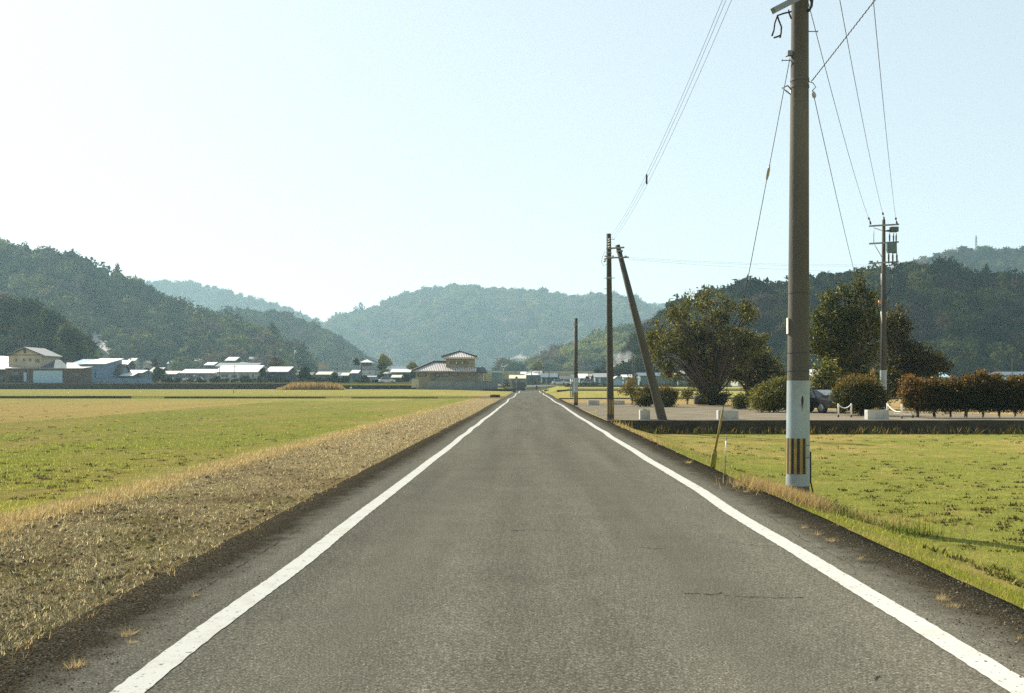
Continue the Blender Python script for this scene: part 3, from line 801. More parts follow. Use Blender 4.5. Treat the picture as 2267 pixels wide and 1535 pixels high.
# ---- wires
def wire(label, a, b, sag=.3, r=.006, n=24, group=None, cat='wire', beads=(), name='power_line', m=None, dia=.05, spacer=None):
    a, b = Vector(a), Vector(b)
    o = empty(name, a, label, cat, group) if beads or spacer else None
    mb = MB(); pt = lambda t: a.lerp(b, t) - Vector((0, 0, 4 * sag * t * (1 - t)))
    mb.tube([pt(i / n) for i in range(n + 1)], r, 5)
    ob = mb.build('cable' if o else name, m or WIRE, o)
    if not o: tag(ob, label, cat, group)
    if spacer:
        q_ = min((pt(i / 600) for i in range(601)), key=lambda v_: abs(HY - (v_.z - CH) / v_.y * F - spacer[1]))
        k = MB(); k.tube([q_ - Vector((0, 0, .16)), q_ - Vector((0, 0, .12)), q_ + Vector((0, 0, .12)), q_ + Vector((0, 0, .16))], [.012, .028, .028, .012], 8); k.build('spacer', BLACK, o)
    for t in beads:
        ln = (b - a).length; k = MB(); dt = .18 / ln
        k.tube([pt(t - dt), pt(t - dt * .4), pt(t + dt * .4), pt(t + dt)], [r, dia, dia, r], 8); k.build('bead_insulator', BROWNI, o)
    return ob


GP = 'wires from the near pole to the transformer pole'
for nm, xt, (px, py) in (('wire nearest the pole, running down to the transformer pole\'s left arm end', 3.86, (1925.5, 489)), ('middle wire of three running down to the top of the transformer pole', 4.42, (1956, 478)), ('outermost wire of three, running down to the transformer pole\'s right arm end', 5.02, (1984, 489))):
    wire(nm, (xt, by - .2, 8.37), P(px, py, Y4 - .25), .35, .0075, group=GP, beads=(.955, .972))
for k, (xt, lb) in enumerate(((bx - .62, 'leftmost thin wire of three falling from the sky to the braced pole'), (bx - .56, 'middle thin wire of three falling to the braced pole, with a small spacer'), (bx - .46, 'rightmost thin wire of three falling from the sky to the braced pole'))):
    wire(lb, (xt, by - .2, 8.6), P(1352 + k * 3, 523 + k * 4, Y2), .5, .004, group='wires to the braced pole', spacer=(1449, 397) if k == 1 else None)
for k, (ya, yb, lb) in enumerate(((570, 586, 'top faint wire of three crossing from the braced pole to the transformer pole'), (573, 589, 'middle faint wire of three crossing from the braced pole to the transformer pole'), (575, 602, 'lowest faint wire crossing from the braced pole to the transformer pole'))):
    wire(lb, P(1392, ya, Y2 - .1), P(1954, yb, Y4 - .1), .12, .0035, group='faint crossing wires', m=STEEL)
mb = MB(); a, b = P(1797, 180, 14.9), P(1942, -6, 11.5); far = a + (b - a) * 2.6
tw = [a + (far - a) * (i / 220) + Vector((0, 0, .006 * math.sin(i * 1.9))) - Vector((0, 0, .9 * (i / 220) * (1 - i / 220))) * 0 for i in range(221)]
mb.tube(tw, .0075, 6); tag(mb.build('messenger_cable', BLACK), 'thick twisted black cable rising from the near pole to the upper right', 'cable')
# thin drop wire with ring insulator on the right of the pole
dw = empty('drop_wire', P(1802, 205, 14.9), 'thin wire with white porcelain knob dropping right of the near pole behind the trees', 'wire')
mb = MB(); a = P(1799, 200, 14.9); b = P(1951, 800, Y4 - .1)
mb.tube([a.lerp(b, t) - Vector((0, 0, 4 * .55 * t * (1 - t))) for t in [i / 30 for i in range(31)]], .006, 5); mb.build('cable', WIRE, dw)
mb = MB(); mb.tube([P(1801, 203, 14.9), P(1801.5, 208, 14.9), P(1803, 214, 14.9), P(1803.5, 218, 14.9)], [.01, .03, .03, .01], 10); mb.build('knob_insulator', PORC, dw)
# guy wire and its yellow ground guard
ga, gb = P(1749, 128, 14.95), Vector((3.63, 19.7, -.12))
guy = empty('guy_wire', gb, 'stay wire from the near pole down to a yellow tube guard on the verge', 'guy wire')
mb = MB(); mb.tube([ga, gb], .006, 6); mb.build('cable', BLACK, guy)
mb = MB(); t = .232; q = ga.lerp(gb, t); d = (gb - ga).normalized(); mb.tube([q - d * .16, q - d * .08, q + d * .02, q + d * .1], [.01, .024, .024, .012], 10); mb.build('egg_insulator', PORC, guy)
q = lambda py: min((ga.lerp(gb, t_ / 400) for t_ in range(401)), key=lambda v_: abs(HY - (v_.z - CH) / v_.y * F - py))
mb = MB(); mb.tube([q(908), q(1003)], [.021, .023], 10); mb.build('guard_tube', YELLOW, guy)
mb = MB(); mb.tube([q(1000), q(1006), gb + Vector((0, 0, -.1))], [.042, .055, .06], 12); mb.build('guard_base', mat('guard_base_paint', (.22, .20, .05), .8, .3, 6, 40), guy)
stk = empty('survey_stake', G(1605, 1046, -.08), 'thin leaning survey stake with white band and dark foot on the verge', 'stake')
a = G(1605, 1047, -.08); Ys = a.y
mb = MB(); mb.tube([a - Vector((0, 0, .2)), P(1605.5, 1010, Ys), P(1608, 976, Ys), P(1608.7, 962, Ys)], .011, 8); mb.build('shaft', WOOD, stk)
mb = MB(); mb.tube([P(1605.5, 1010, Ys), P(1608, 976, Ys)], .0125, 8); mb.build('white_band', WHITE, stk)

# ================================================================== walls, planters, posts on the lot
def low_wall(label, pts, zt, zb, t=.22, m=MOSS, name='retaining_wall', group=None):
    mb = MB()
    for (xa, ya), (xb, yb) in zip(pts[:-1], pts[1:]):
        n = max(2, int(abs(xb - xa) / 2.0)); pp = []
        for i in range(n + 1):
            k = i / n; x = xa + (xb - xa) * k; y = ya + (yb - ya) * k
            pp.append((x, y, (zt(x, y) if callable(zt) else zt) + random.uniform(-.02, .012), (zb(x, y) if callable(zb) else zb)))
        b0 = len(mb.v)
        for x, y, a, c in pp: mb.v += [(x, y - t, c), (x, y - t, a - .02), (x, y - t + .02, a), (x, y + t * .2, a), (x, y + t * .2, c)]
        for i in range(n):
            for k in range(4): e = b0 + i * 5 + k; mb.face((e, e + 1, e + 6, e + 5))
        mb.face([b0 + k for k in range(5)]); e = b0 + n * 5; mb.face([e + k for k in reversed(range(5))])
    return tag(mb.build(name, m), label, 'wall', group)


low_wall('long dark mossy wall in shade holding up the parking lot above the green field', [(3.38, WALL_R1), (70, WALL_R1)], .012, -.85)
fw = 'low field walls'
def pxw(label, x0, x1, ytop, ybot, Yd, m=MOSS, name='field_wall', group=fw):
    zt, zb = CH - (ytop - HY) / F * Yd, CH - (ybot - HY) / F * Yd
    return low_wall(label, [((x0 - VX) / F * Yd, Yd), ((x1 - VX) / F * Yd, Yd)], zt, zb - .15, .25, m, name, group)
pxw('low dark field wall, longest of those crossing the left fields', 365, 721, 879, 884, WALL_L1 - .1)
pxw('low dark field wall right of the longest one, nearer the road', 779, 969, 880, 884.5, WALL_L1 - .1)
pxw('low dark field wall at the far left edge of the fields', -60, 290, 877, 881, WALL_L1 - .1)
pxw('short dark culvert wall beside the road before the junction', 1085, 1107, 874, 877.5, 128)
pxw('dark bank wall between the tiled house and the road junction', 1068, 1142, 861, 868.5, 205)
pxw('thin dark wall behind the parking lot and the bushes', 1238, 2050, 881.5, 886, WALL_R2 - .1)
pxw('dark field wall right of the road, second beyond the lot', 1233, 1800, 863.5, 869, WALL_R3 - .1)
pxw('far dark field wall right of the road near the village', 1250, 1620, 853.5, 856.5, 224)
pxw('short dark wall at the junction corner right of the road', 1205, 1215, 863, 866, 215)
VW = 'dark retaining walls below the village'
pxw('long dark retaining wall below the left houses, from the frame edge to the reeds', -300, 648, 849.5, 862, WALL_L2, group=VW, name='retaining_wall')
pxw('dark retaining wall between the reed bed and the tiled house', 759, 986, 853.5, 864, WALL_L2, group=VW, name='retaining_wall')
pxw('upper dark retaining wall set back above the one beside the reeds', 745, 905, 849.5, 856, 232, group=VW, name='retaining_wall')
sg = MB(); q = P(777, 858.5, WALL_L2 - .34)
sg.tube([q, q + Vector((0, .04, 0))], .22, 16); tag(sg.build('wall_plate', WHITE), 'small round white plate on the dark wall beside the reeds', 'plate')


def planter(label, x0, x1, yt, yb, Yd, dep=.42, group='white concrete planters'):
    a, c = P(x0, yb, Yd), P(x1, yt, Yd); z0_ = .004; zt = c.z; t = .07
    o = empty('planter', ((a.x + c.x) / 2, Yd, z0_), label, 'planter', group)
    mb = MB(); xa, xb = a.x, c.x
    for cx, sx_, cy, sy_ in (((xa + xb) / 2, xb - xa, Yd + t / 2, t), ((xa + xb) / 2, xb - xa, Yd + dep - t / 2, t)): mb.box((cx, cy, (z0_ + zt) / 2), (sx_, sy_, zt - z0_))
    for cx in (xa + t / 2, xb - t / 2): mb.box((cx, Yd + dep / 2, (z0_ + zt) / 2), (t, dep - 2 * t, zt - z0_))
    mb.build('box', BLUEC, o)
    mb = MB(); mb.box(((xa + xb) / 2, Yd + dep / 2, zt - .09), (xb - xa - 2 * t, dep - 2 * t, .06)); mb.build('soil', EARTH_DARK, o)
    return o, xa, xb, zt


EARTH_DARK = mat('planter_soil', (.06, .045, .028), .95, .3, 8)
pl1 = planter('small square white planter with a green sprout beside the leaning pole', 1417, 1439, 908.5, 930, 43.3)
pl2 = planter('wide white planter behind the yellow stay guard', 1590, 1635, 909, 930, 43.3)
pl3 = planter('wide white planter in front of the round brown bush', 1921, 1968, 908, 930, 43.3)
pl4 = planter('weathered grey planter between the short pole and the braced pole', 1302, 1327, 886.5, 899, 74)
pl5 = planter('grey planter half hidden behind the braced pole', 1352, 1383, 887, 898, 76)


def chain_post(label, px, Yd, yt, lean=0.0):
    q = P(px, yt, Yd); o = empty('chain_post', (q.x, Yd, 0), label, 'post', 'white chain posts')
    mb = MB(); mb.tube([(q.x - lean, Yd, -.05), (q.x - lean * .6, Yd, .12)], .042, 12); mb.build('foot', STRIPE, o)
    mb = MB(); mb.tube([(q.x - lean * .6, Yd, .12), (q.x, Yd, q.z - .03), (q.x, Yd, q.z)], [.04, .04, .03], 12); mb.build('tube', WHITE, o)
    return q


c1 = chain_post('white chain post next to the dark car', 1856, 46.5, 894)
c2_ = chain_post('white chain post at the left foot of the round brown bush', 1884.5, 46.3, 893.5)
c3 = chain_post('white chain post behind the right end of the wide planter', 1964.5, 46.2, 893)
c4 = chain_post('white chain post alone in the gap before the red hedge', 1996.5, 44.5, 895)
c5 = chain_post('slanted white chain post against the red hedge', 2026, 45.5, 898, .14)
c6 = chain_post('white chain post touching the red hedge, right of the slanted one', 2031, 46.2, 899, -.05)
for lb, a, b, sg_ in (('white chain sagging between the two posts beside the car', c1, c2_, .17), ('white chain hanging slack from the post behind the planter', c3, Vector((c4.x - .02, 44.6, .35)), .12), ('white rope stretched low across the gap before the hedge', Vector((c3.x, 46.2, .28)), Vector((c5.x - .1, 45.5, .2)), .03)):
    mb = MB(); mb.tube([a.lerp(b, t / 16) - Vector((0, 0, .04 + 4 * sg_ * t / 16 * (1 - t / 16))) for t in range(17)], .022, 6); tag(mb.build('chain', WHITE), lb, 'chain', 'white chains')

# log lying at the foot of the big tree
lg = MB(); a, b = P(1537, 886, 74.5), P(1602, 887, 75.5)
lg.tube([a, a + Vector((.25, 0, .0)), b], [.30, .34, .34], 16); tag(lg.build('log', mat('dark_log', (.035, .028, .02), .95, .4, 3, 20, bump=.5)), 'short thick dark log lying at the foot of the fan-shaped tree', 'log')
# ================================================================== trees and shrubs of the park
LEAF = leafmat('broad_leaves', .4, .5, .14)
GRASS = leafmat('grass_blades', .42, .7, 0, glow=(1.1, 1.08, .8))
BARK = mat('bark', (.07, .052, .036), .95, .35, 3, 25, bump=.5, stretch=(1, 1, .25))


def clumps_in(ells, n, rng, shell=.5):
    """clump centres inside ellipsoids (px, py, rx, ry in photo pixels, depth Y, weight)"""
    wts = np.array([e[5] if len(e) > 5 else e[2] * e[3] for e in ells], float); k = rng.choice(len(ells), n, p=wts / wts.sum())
    E = np.array([e[:5] for e in ells], float)[k]
    d = rand_unit(n, rng) * (shell + (1 - shell) * rng.random((n, 1)) ** .6)
    Yc = E[:, 4]; s = Yc / F
    x = (E[:, 0] - VX) * s + d[:, 0] * E[:, 2] * s; z = CH - (E[:, 1] - HY) * s + d[:, 2] * E[:, 3] * s
    y = Yc + d[:, 1] * E[:, 2] * s * .9
    return np.stack([x, y, z], 1)


def foliage(name, parent, cl, per, rad, leaf, cols, pr, rng, aspect=.5, tintfn=None, zmin=.03, m=None, up=0.0):
    n = len(cl) * per
    c = np.repeat(cl, per, 0) + rng.normal(size=(n, 3)) * np.repeat(np.broadcast_to(np.asarray(rad, float), (len(cl),)), per)[:, None] * np.array((1, 1, .8))
    c = c[c[:, 2] > zmin]; n = len(c)
    v, f = leaf_quads(c, leaf * rng.uniform(.6, 1.3, n), rng, aspect, up)
    t = pick(cols, pr, n, rng, .35)
    if tintfn is not None: t = tintfn(c, t, rng)
    return fast_mesh(name, v, f, m or LEAF, np.repeat(np.clip(t, 0, 1), 4, 0), parent)


def limbs(mb, base, targets, rng, r0=.12, trunk_h=.6, wiggle=.25):
    base = np.array(base)
    for tg in targets:
        k = base + np.array((rng.normal(0, r0 * .8), rng.normal(0, r0 * .8), trunk_h * rng.uniform(.5, 1.1)))
        mid = k + (tg - k) * .5 + rng.normal(0, wiggle, 3) + np.array((0, 0, .15 * np.linalg.norm(tg - k)))
        l = np.linalg.norm(tg - base); r = r0 * min(1, .25 + .12 * l)
        mb.tube([k - np.array((0, 0, trunk_h * .5)), k, (k + mid) / 2 + rng.normal(0, wiggle * .3, 3), mid, (mid + tg) / 2 + rng.normal(0, wiggle * .3, 3), tg], [r, r * .9, r * .7, r * .5, r * .32, .008], 6)


def tree(name, label, cat, base_px, Yd, ells, ncl, per, rad, leaf, cols, pr, seed, trunk_r=.16, trunk_h=.8, nlimb=30, group=None, aspect=.5, z0=0.0, tintfn=None, shell=.5, multi=False, m=None):
    rng = np.random.default_rng(seed)
    b = P(base_px, 853, Yd); b.z = z0
    o = empty(name, b, label, cat, group)
    cl = clumps_in(ells, ncl, rng, shell)
    foliage('crown', o, cl, per, rad, leaf, cols, pr, rng, aspect, tintfn, zmin=z0 + .05, m=m)
    mb = MB()
    if not multi: mb.tube([b - Vector((0, 0, .4)), b, b + Vector((.02, 0, trunk_h * .5)), b + Vector((.0, 0, trunk_h))], [trunk_r * 1.5, trunk_r * 1.25, trunk_r, trunk_r * .85], 10)
    sel = cl[rng.choice(len(cl), min(nlimb, len(cl)), replace=False)]
    limbs(mb, (b.x, b.y, z0 + (0 if multi else trunk_h * .5)), sel, rng, trunk_r, trunk_h * .7)
    mb.build('trunk', BARK, o)
    return o


DKG = (.030, .038, .009); OLV = (.095, .10, .022); BRW = (.13, .095, .028); YLG = (.22, .21, .045); MID = (.062, .068, .014)
# fan-shaped big tree: sprays on upright limbs
el = []
rg = np.random.default_rng(3)
for k in range(46):
    a = R(rg.uniform(-74, 52)); l = rg.uniform(.45, 1) ; ln = np.interp(abs(math.degrees(a)), [0, 30, 55, 75], [232, 238, 165, 120]) * (1.0 if a < 0 else .93)
    x = 1570 + math.sin(a) * ln * l; y = 872 - math.cos(a) * ln * l
    el.append((x, y, 13, 19, 75 + rg.uniform(-2.5, 2.5), 1))
el += [(1495, 768, 52, 30, 74, 3), (1480, 760, 36, 26, 74.5, 2.4), (1560, 760, 60, 60, 75, 2.6), (1545, 700, 48, 40, 75.5, 2), (1572, 850, 30, 44, 75, 3.8), (1575, 800, 46, 36, 75, 2.6), (1595, 735, 40, 44, 75.5, 2.2), (1625, 760, 24, 30, 76, .7), (1510, 690, 20, 26, 75, .8), (1580, 660, 18, 14, 75, .5), (1525, 662, 14, 16, 75, .4), (1555, 880, 30, 10, 75, 1)]
big = tree('fan_tree', 'broad fan-shaped tree with thin upright limbs, biggest of the park', 'tree', 1572, 75, el, 900, 26, .20, .105, [DKG, MID, OLV, BRW, YLG], [.2, .26, .32, .10, .12], 11, .115, 1.0, 110, 'park trees', multi=True)
tree('magnolia_tree', 'low round tree with pale sunlit leaves between the fan tree and the near pole', 'tree', 1657, 80,
     [(1650, 800, 46, 28, 80, 3), (1690, 815, 42, 30, 80.5, 3), (1620, 818, 32, 24, 79, 1.6), (1660, 785, 40, 18, 80, 1.2), (1630, 832, 20, 14, 79, .6), (1712, 835, 24, 20, 80, 1), (1670, 850, 22, 20, 80, .8)], 420, 26, .2, .12,
     [DKG, MID, OLV, YLG, (.45, .42, .26)], [.42, .25, .16, .13, .04], 12, .13, .9, 40, 'park trees')
tree('pointed_tree', 'dark ragged tree with a pointed tip just right of the near pole', 'tree', 1880, 63,
     [(1905, 632, 14, 34, 63, .8), (1903, 680, 30, 36, 63, 1.8), (1838, 668, 18, 20, 63, .6), (1850, 705, 40, 32, 63, 2.2), (1885, 720, 60, 40, 63, 4), (1832, 740, 36, 36, 62.5, 2.2), (1880, 780, 66, 44, 63, 4.5), (1915, 740, 34, 50, 63.5, 2.5), (1822, 775, 28, 26, 62.5, 1.2), (1890, 835, 60, 30, 63, 3), (1938, 690, 14, 22, 63, .5), (1930, 660, 10, 20, 63, .3), (1812, 700, 14, 16, 62.5, .5), (1806, 752, 14, 20, 62, .8), (1868, 640, 12, 20, 63, .5)], 700, 28, .19, .10,
     [DKG, MID, OLV, YLG], [.42, .28, .18, .12], 13, .2, 1.2, 70, 'park trees')
tree('spreading_tree', 'dark olive spreading tree behind the transformer pole and the red hedge', 'tree', 2005, 68,
     [(2000, 790, 56, 40, 68, 3), (2045, 800, 44, 30, 68, 2), (1985, 735, 34, 32, 68, 1.6), (2010, 835, 66, 34, 68, 3), (1975, 850, 40, 34, 67, 2), (2070, 812, 28, 22, 68, 1), (1955, 720, 20, 30, 67.5, .8), (1990, 700, 20, 20, 68, .6)], 640, 28, .22, .10,
     [(.028, .030, .008), (.05, .05, .013), (.08, .07, .018), BRW], [.45, .3, .15, .1], 14, .2, 1.2, 50, 'park trees')
tree('young_tree', 'tall leafy young plant with pale pointed leaves behind the dark car', 'tree', 1826, 56,
     [(1826, 845, 26, 22, 56, 2), (1812, 862, 16, 16, 56, 1), (1838, 815, 18, 24, 56, 1), (1820, 825, 20, 14, 56, .8), (1845, 870, 14, 14, 56, .6)], 160, 14, .14, .13, [DKG, OLV, YLG, (.28, .25, .09)], [.3, .3, .3, .1], 15, .05, .5, 30, aspect=.32)
tree('sapling', 'thin sapling with sparse orange-brown leaves left of the paired bushes', 'tree', 1399, 76,
     [(1397, 855, 15, 14, 76, 2), (1390, 866, 10, 10, 76, 1), (1405, 868, 10, 8, 76, 1), (1398, 842, 10, 8, 76, .6), (1372, 866, 6, 6, 76, .2)], 90, 12, .13, .08, [BRW, (.2, .13, .04), OLV, MID], [.35, .25, .25, .15], 16, .05, .5, 18)


def red_top(y0, y1, hot=((.22, .085, .022), (.28, .15, .045), (.18, .12, .03)), p=.6):
    """young red leaves sit on the upper and outer twigs"""
    def fn(c, t, rng):
        py = HY - (c[:, 2] - CH) / c[:, 1] * F
        k = np.clip((y1 - py) / (y1 - y0), 0, 1) ** 1.3
        s = rng.random(len(c)) < k * p
        t[s] = pick(hot, [1] * len(hot), int(s.sum()), rng, .35); return t
    return fn


def shrub(label, base_px, Yd, ells, ncl, per, seed, cols, pr, tintfn=None, group='park shrubs', leaf=.06, rad=.13, stems=14, z0=0.0, name='shrub', shell=.55, cat='shrub'):
    rng = np.random.default_rng(seed); b = P(base_px, 853, Yd); b.z = z0
    o = empty(name, b, label, cat, group)
    cl = clumps_in(ells, ncl, rng, shell)
    foliage('foliage', o, cl, per, rad, leaf, cols, pr, rng, .5, tintfn, zmin=z0 + .03)
    mb = MB(); sel = cl[rng.choice(len(cl), stems, replace=False)]
    limbs(mb, (b.x, b.y, z0), sel, rng, .035, .25, .06); mb.build('stem', BARK, o)
    return o


DC = [DKG, MID, OLV, BRW]; DP = [.45, .28, .17, .1]
shrub('rounded dark bush, left one of the pair behind the leaning pole', 1430, 69, [(1430, 878, 24, 20, 69, 3), (1425, 884, 20, 14, 68.5, 2), (1440, 872, 18, 12, 69, 1)], 230, 26, 21, DC, DP, red_top(850, 895, ((.16, .10, .03), (.22, .15, .04)), .5), 'paired bushes', .07)
shrub('flaring dark bush, right one of the pair behind the leaning pole', 1474, 68, [(1474, 878, 25, 18, 68, 3), (1478, 888, 14, 14, 67.5, 2), (1468, 868, 18, 10, 68, 1), (1488, 872, 14, 10, 68, .8)], 230, 26, 22, DC, DP, red_top(852, 890, ((.16, .10, .03), (.22, .15, .04)), .6), 'paired bushes', .07)
shrub('small dark bush between the log and the big yellow-green bush', 1641, 62, [(1641, 890, 16, 16, 62, 3), (1636, 893, 12, 12, 61.5, 1)], 150, 24, 23, [DKG, MID, OLV], [.5, .35, .15], None, leaf=.06)
shrub('big yellow-green bush left of the near pole', 1712, 55, [(1712, 878, 44, 34, 55, 4), (1690, 888, 32, 22, 54.5, 2), (1745, 870, 38, 36, 55.5, 3), (1680, 880, 22, 20, 55, 1), (1735, 845, 26, 12, 55, .8), (1775, 885, 26, 28, 56, 1.6)], 620, 30, 24, [MID, OLV, YLG, (.16, .12, .03), DKG], [.24, .3, .24, .08, .14], leaf=.055, stems=24)
shrub('large round bush with bronze crown behind the wide planter', 1906, 49, [(1906, 880, 52, 40, 49, 5), (1880, 875, 32, 32, 48.7, 2), (1930, 885, 32, 32, 49, 2), (1906, 850, 42, 16, 49, 1.6), (1860, 880, 14, 20, 49, .6)], 800, 30, 25, DC, DP, red_top(830, 885, ((.17, .10, .022), (.22, .13, .03), (.12, .10, .02)), .7), leaf=.05, stems=30)
shrub('small green plant at the foot of the fan-shaped tree', 1522, 76, [(1522, 872, 12, 8, 76, 1), (1535, 850, 12, 22, 76, 1), (1514, 878, 8, 6, 76, .5)], 70, 16, 26, [MID, OLV, YLG], [.3, .4, .3], leaf=.08)
shrub('low reddish bush under the fan-shaped tree beside the log', 1590, 74, [(1590, 882, 22, 10, 74, 1), (1572, 884, 18, 9, 74, .8), (1606, 876, 12, 8, 74, .4)], 120, 20, 27, [DKG, (.06, .03, .02), MID], [.45, .3, .25], leaf=.07)
# the red-leaved hedge: single shrubs in a row along the wall
HX = [2026, 2062, 2098, 2134, 2170, 2206, 2242, 2280, 2318, 2356]
ORD = ['first', 'second', 'third', 'fourth', 'fifth', 'sixth', 'seventh', 'eighth', 'ninth', 'tenth']
for k, hx in enumerate(HX):
    rng = np.random.default_rng(60 + k); top = [836, 838, 842, 832, 826, 834, 838, 836, 838, 836][k]; Yd = 45.6
    e = [(hx + 20, 878, 20, 30, Yd + .1, 2.4), (hx, 875, 32, 34, Yd, 5), (hx + rng.uniform(-8, 8), (top + 868) / 2 + 4, 24, (868 - top) / 2, Yd, 2.4), (hx + rng.uniform(-14, 14), top + 6, 9, 11, Yd, .5), (hx, 893, 25, 14, Yd - .1, 2)]
    if k == 0: e += [(hx - 12, 862, 14, 26, Yd - .1, 2), (hx - 8, 885, 12, 16, Yd - .2, 1)]
    ft = red_top(top - 6, 872 if k else 925, p=.55 if k else .85)
    lb = f'{ORD[k]} shrub of the red-topped hedge, counted from the gap' if k else 'end shrub of the red-topped hedge, with bright leaves beside the gap'
    shrub(lb, hx + 6, Yd, e, 360, 26, 70 + k, [DKG, (.03, .028, .008), MID, (.10, .05, .014)], [.5, .27, .13, .1], ft, 'red-topped hedge shrubs', .05, .12, 12, name='hedge_shrub')
    for j in range(3):
        pass

# small sprout in the little planter and dry weeds in the wide one
def sprout(label, x, y, Yd, h, cols, seed, n=70, wid=.16, name='sprout', cat='plant'):
    rng = np.random.default_rng(seed); c0 = P(x, y, Yd)
    o = empty(name, c0, label, cat)
    a = rng.uniform(0, 6.28, n); l = rng.uniform(.4, 1, n) * h; rr = rng.uniform(.2, 1, n) * wid
    b = np.stack([c0.x + rng.normal(0, wid * .35, n), c0.y + .2 + rng.normal(0, wid * .3, n), np.full(n, c0.z - .02)], 1)
    t = b + np.stack([np.cos(a) * rr, np.sin(a) * rr, l], 1); s = np.stack([-np.sin(a), np.cos(a), 0 * a], 1) * .012
    v = np.stack([b - s, b + s, t], 1).reshape(-1, 3)
    fast_mesh('blades', v, np.arange(3 * n).reshape(n, 3), GRASS, np.repeat(pick(cols, [1] * len(cols), n, rng), 3, 0), o)


sprout('green sprout growing in the small square planter', 1430, 909.5, 43.3, .13, [(.05, .09, .015), (.09, .13, .02)], 5)
sprout('dry weeds growing in the wide planter by the round brown bush', 1942, 908.5, 43.3, .16, [(.25, .16, .06), (.3, .2, .09)], 6)
sprout('dried hydrangea-like seed head rising above the round brown bush', 1936, 830, 50, .5, [(.4, .3, .14), (.3, .2, .09)], 8, 60, .12)

# the dark car parked among the bushes
def car(label, loc, rz_, body, cat='car', L=3.9, W=1.6, H=1.42, kind='sedan', group=None, glass=None, name='parked_car'):
    o = empty(name, (0, 0, 0), label, cat, group)
    mb = MB(); h = W / 2
    if kind == 'van': prof = [(-L / 2, .3), (-L / 2, .95), (-L / 2 + .12, 1.05), (L / 2 - .75, 1.0), (L / 2 - .06, .8), (L / 2, .3)]; cab = [(-L / 2 + .05, 1.0), (-L / 2 + .15, H), (L / 2 - 1.25, H), (L / 2 - .6, 1.0)]
    else: prof = [(-L / 2, .35), (-L / 2 + .02, .72), (-L / 2 + .2, .85), (L / 2 - 1.1, .84), (L / 2 - .15, .68), (L / 2, .5), (L / 2 - .04, .28), (-L / 2 + .05, .26)]; cab = [(-L / 2 + .45, .83), (-L / 2 + .95, H - .02), (.35, H), (L / 2 - 1.15, .83)]
    b0 = len(mb.v); n = len(prof)
    for yy, k in ((-h, .93), (-h + .1, 1), (h - .1, 1), (h, .93)):
        for x, z in prof: mb.v.append((x * (1 if k == 1 else .985), yy, .3 + (z - .3) * (1 if k == 1 else .95)))
    for s_ in range(3):
        for i in range(n): j = (i + 1) % n; mb.face((b0 + s_ * n + i, b0 + s_ * n + j, b0 + s_ * n + n + j, b0 + s_ * n + n + i))
    mb.face(range(b0, b0 + n)); mb.face(range(b0 + 4 * n - 1, b0 + 3 * n - 1, -1))
    mb.build('body', body, o)
    ct = MB(); hb, ht = h - .06, h - .2; b0 = len(ct.v)
    for sgn in (-1, 1):
        for i, (x, z) in enumerate(cab): ct.v.append((x, sgn * (hb if i in (0, 3) else ht), z))
    for q in ((0, 1, 5, 4), (2, 3, 7, 6), (0, 3, 2, 1), (4, 5, 6, 7), (1, 2, 6, 5)): ct.face([b0 + i for i in q])
    ct.build('window', glass or GLASS, o)
    rf = MB(); rf.prism([(cab[1][0] - .03, -ht, H - .01), (cab[2][0] + .03, -ht, H), (cab[2][0] + .03, ht, H), (cab[1][0] - .03, ht, H - .01)], (0, 0, .035)); 
    for sgn in (-1, 1): rf.bar((cab[2][0], sgn * ht, H), (cab[3][0], sgn * (hb + .005), cab[3][1]), .05, .05); rf.bar((cab[1][0], sgn * ht, H), (cab[0][0], sgn * (hb + .005), cab[0][1]), .06, .06)
    rf.build('roof', body, o)
    for sx_ in (-1, 1):
        for sy_ in (-1, 1):
            wm = MB(); c = Vector((sx_ * L * .31, sy_ * (h - .1), .3)); wm.tube([c - Vector((0, .1, 0)), c + Vector((0, .1, 0))], .3, 18); wh = wm.build('wheel', TYRE, o)
            rm = MB(); rm.tube([c + Vector((0, sy_ * .09, 0)), c + Vector((0, sy_ * .112, 0))], .19, 14); rm.build('rim', STEEL, wh)
    for sy_ in (-1, 1):
        hl = MB(); hl.box((L / 2 - .06, sy_ * (h - .28), .6), (.12, .3, .13)); hl.build('headlight', HEADL, o)
        tl = MB(); tl.box((-L / 2 + .02, sy_ * (h - .2), .68), (.08, .22, .16)); tl.build('tail_light', TAILL, o)
    bm_ = MB(); bm_.box((L / 2 - .005, 0, .36), (.1, W * .9, .16)); bm_.build('bumper', STRIPE, o)
    o.location = loc; o.rotation_euler = (0, 0, rz_)
    return o


GLASS = mat('car_glass', (.03, .045, .05), .08, .1, spec=.8); TYRE = mat('tyre', (.015, .015, .015), .9, .2)
HEADL = mat('headlight', (.5, .5, .48), .15, .1); TAILL = mat('tail_light', (.25, .02, .015), .25, .1)
DARKCAR = mat('dark_car_paint', (.010, .011, .011), .5, .15, spec=.2); WHITECAR = mat('white_car_paint', (.6, .6, .58), .35, .1); SILV = mat('grey_car_paint', (.2, .21, .21), .35, .1, metal=.4)
PAINTED_GLARE = mat('painted_windscreen_glare', (.62, .60, .55), .35, .1)
q = P(1806, 853, 54.5)
car1 = car('dark parked car with pale patch painted as glare on its windscreen, half hidden by the near pole', (q.x, 54.5, 0), R(-62), DARKCAR, H=1.30)
mb = MB(); mb.poly([(.52, -.54, 1.21), (.52, .54, 1.21), (.70, .5, .99), (.70, -.1, .93)]); sh = mb.build('glare_patch', PAINTED_GLARE, car1, world=False); sh.location = (.09, 0, .03)  # pale panel imitates the sun's glare on the windscreen

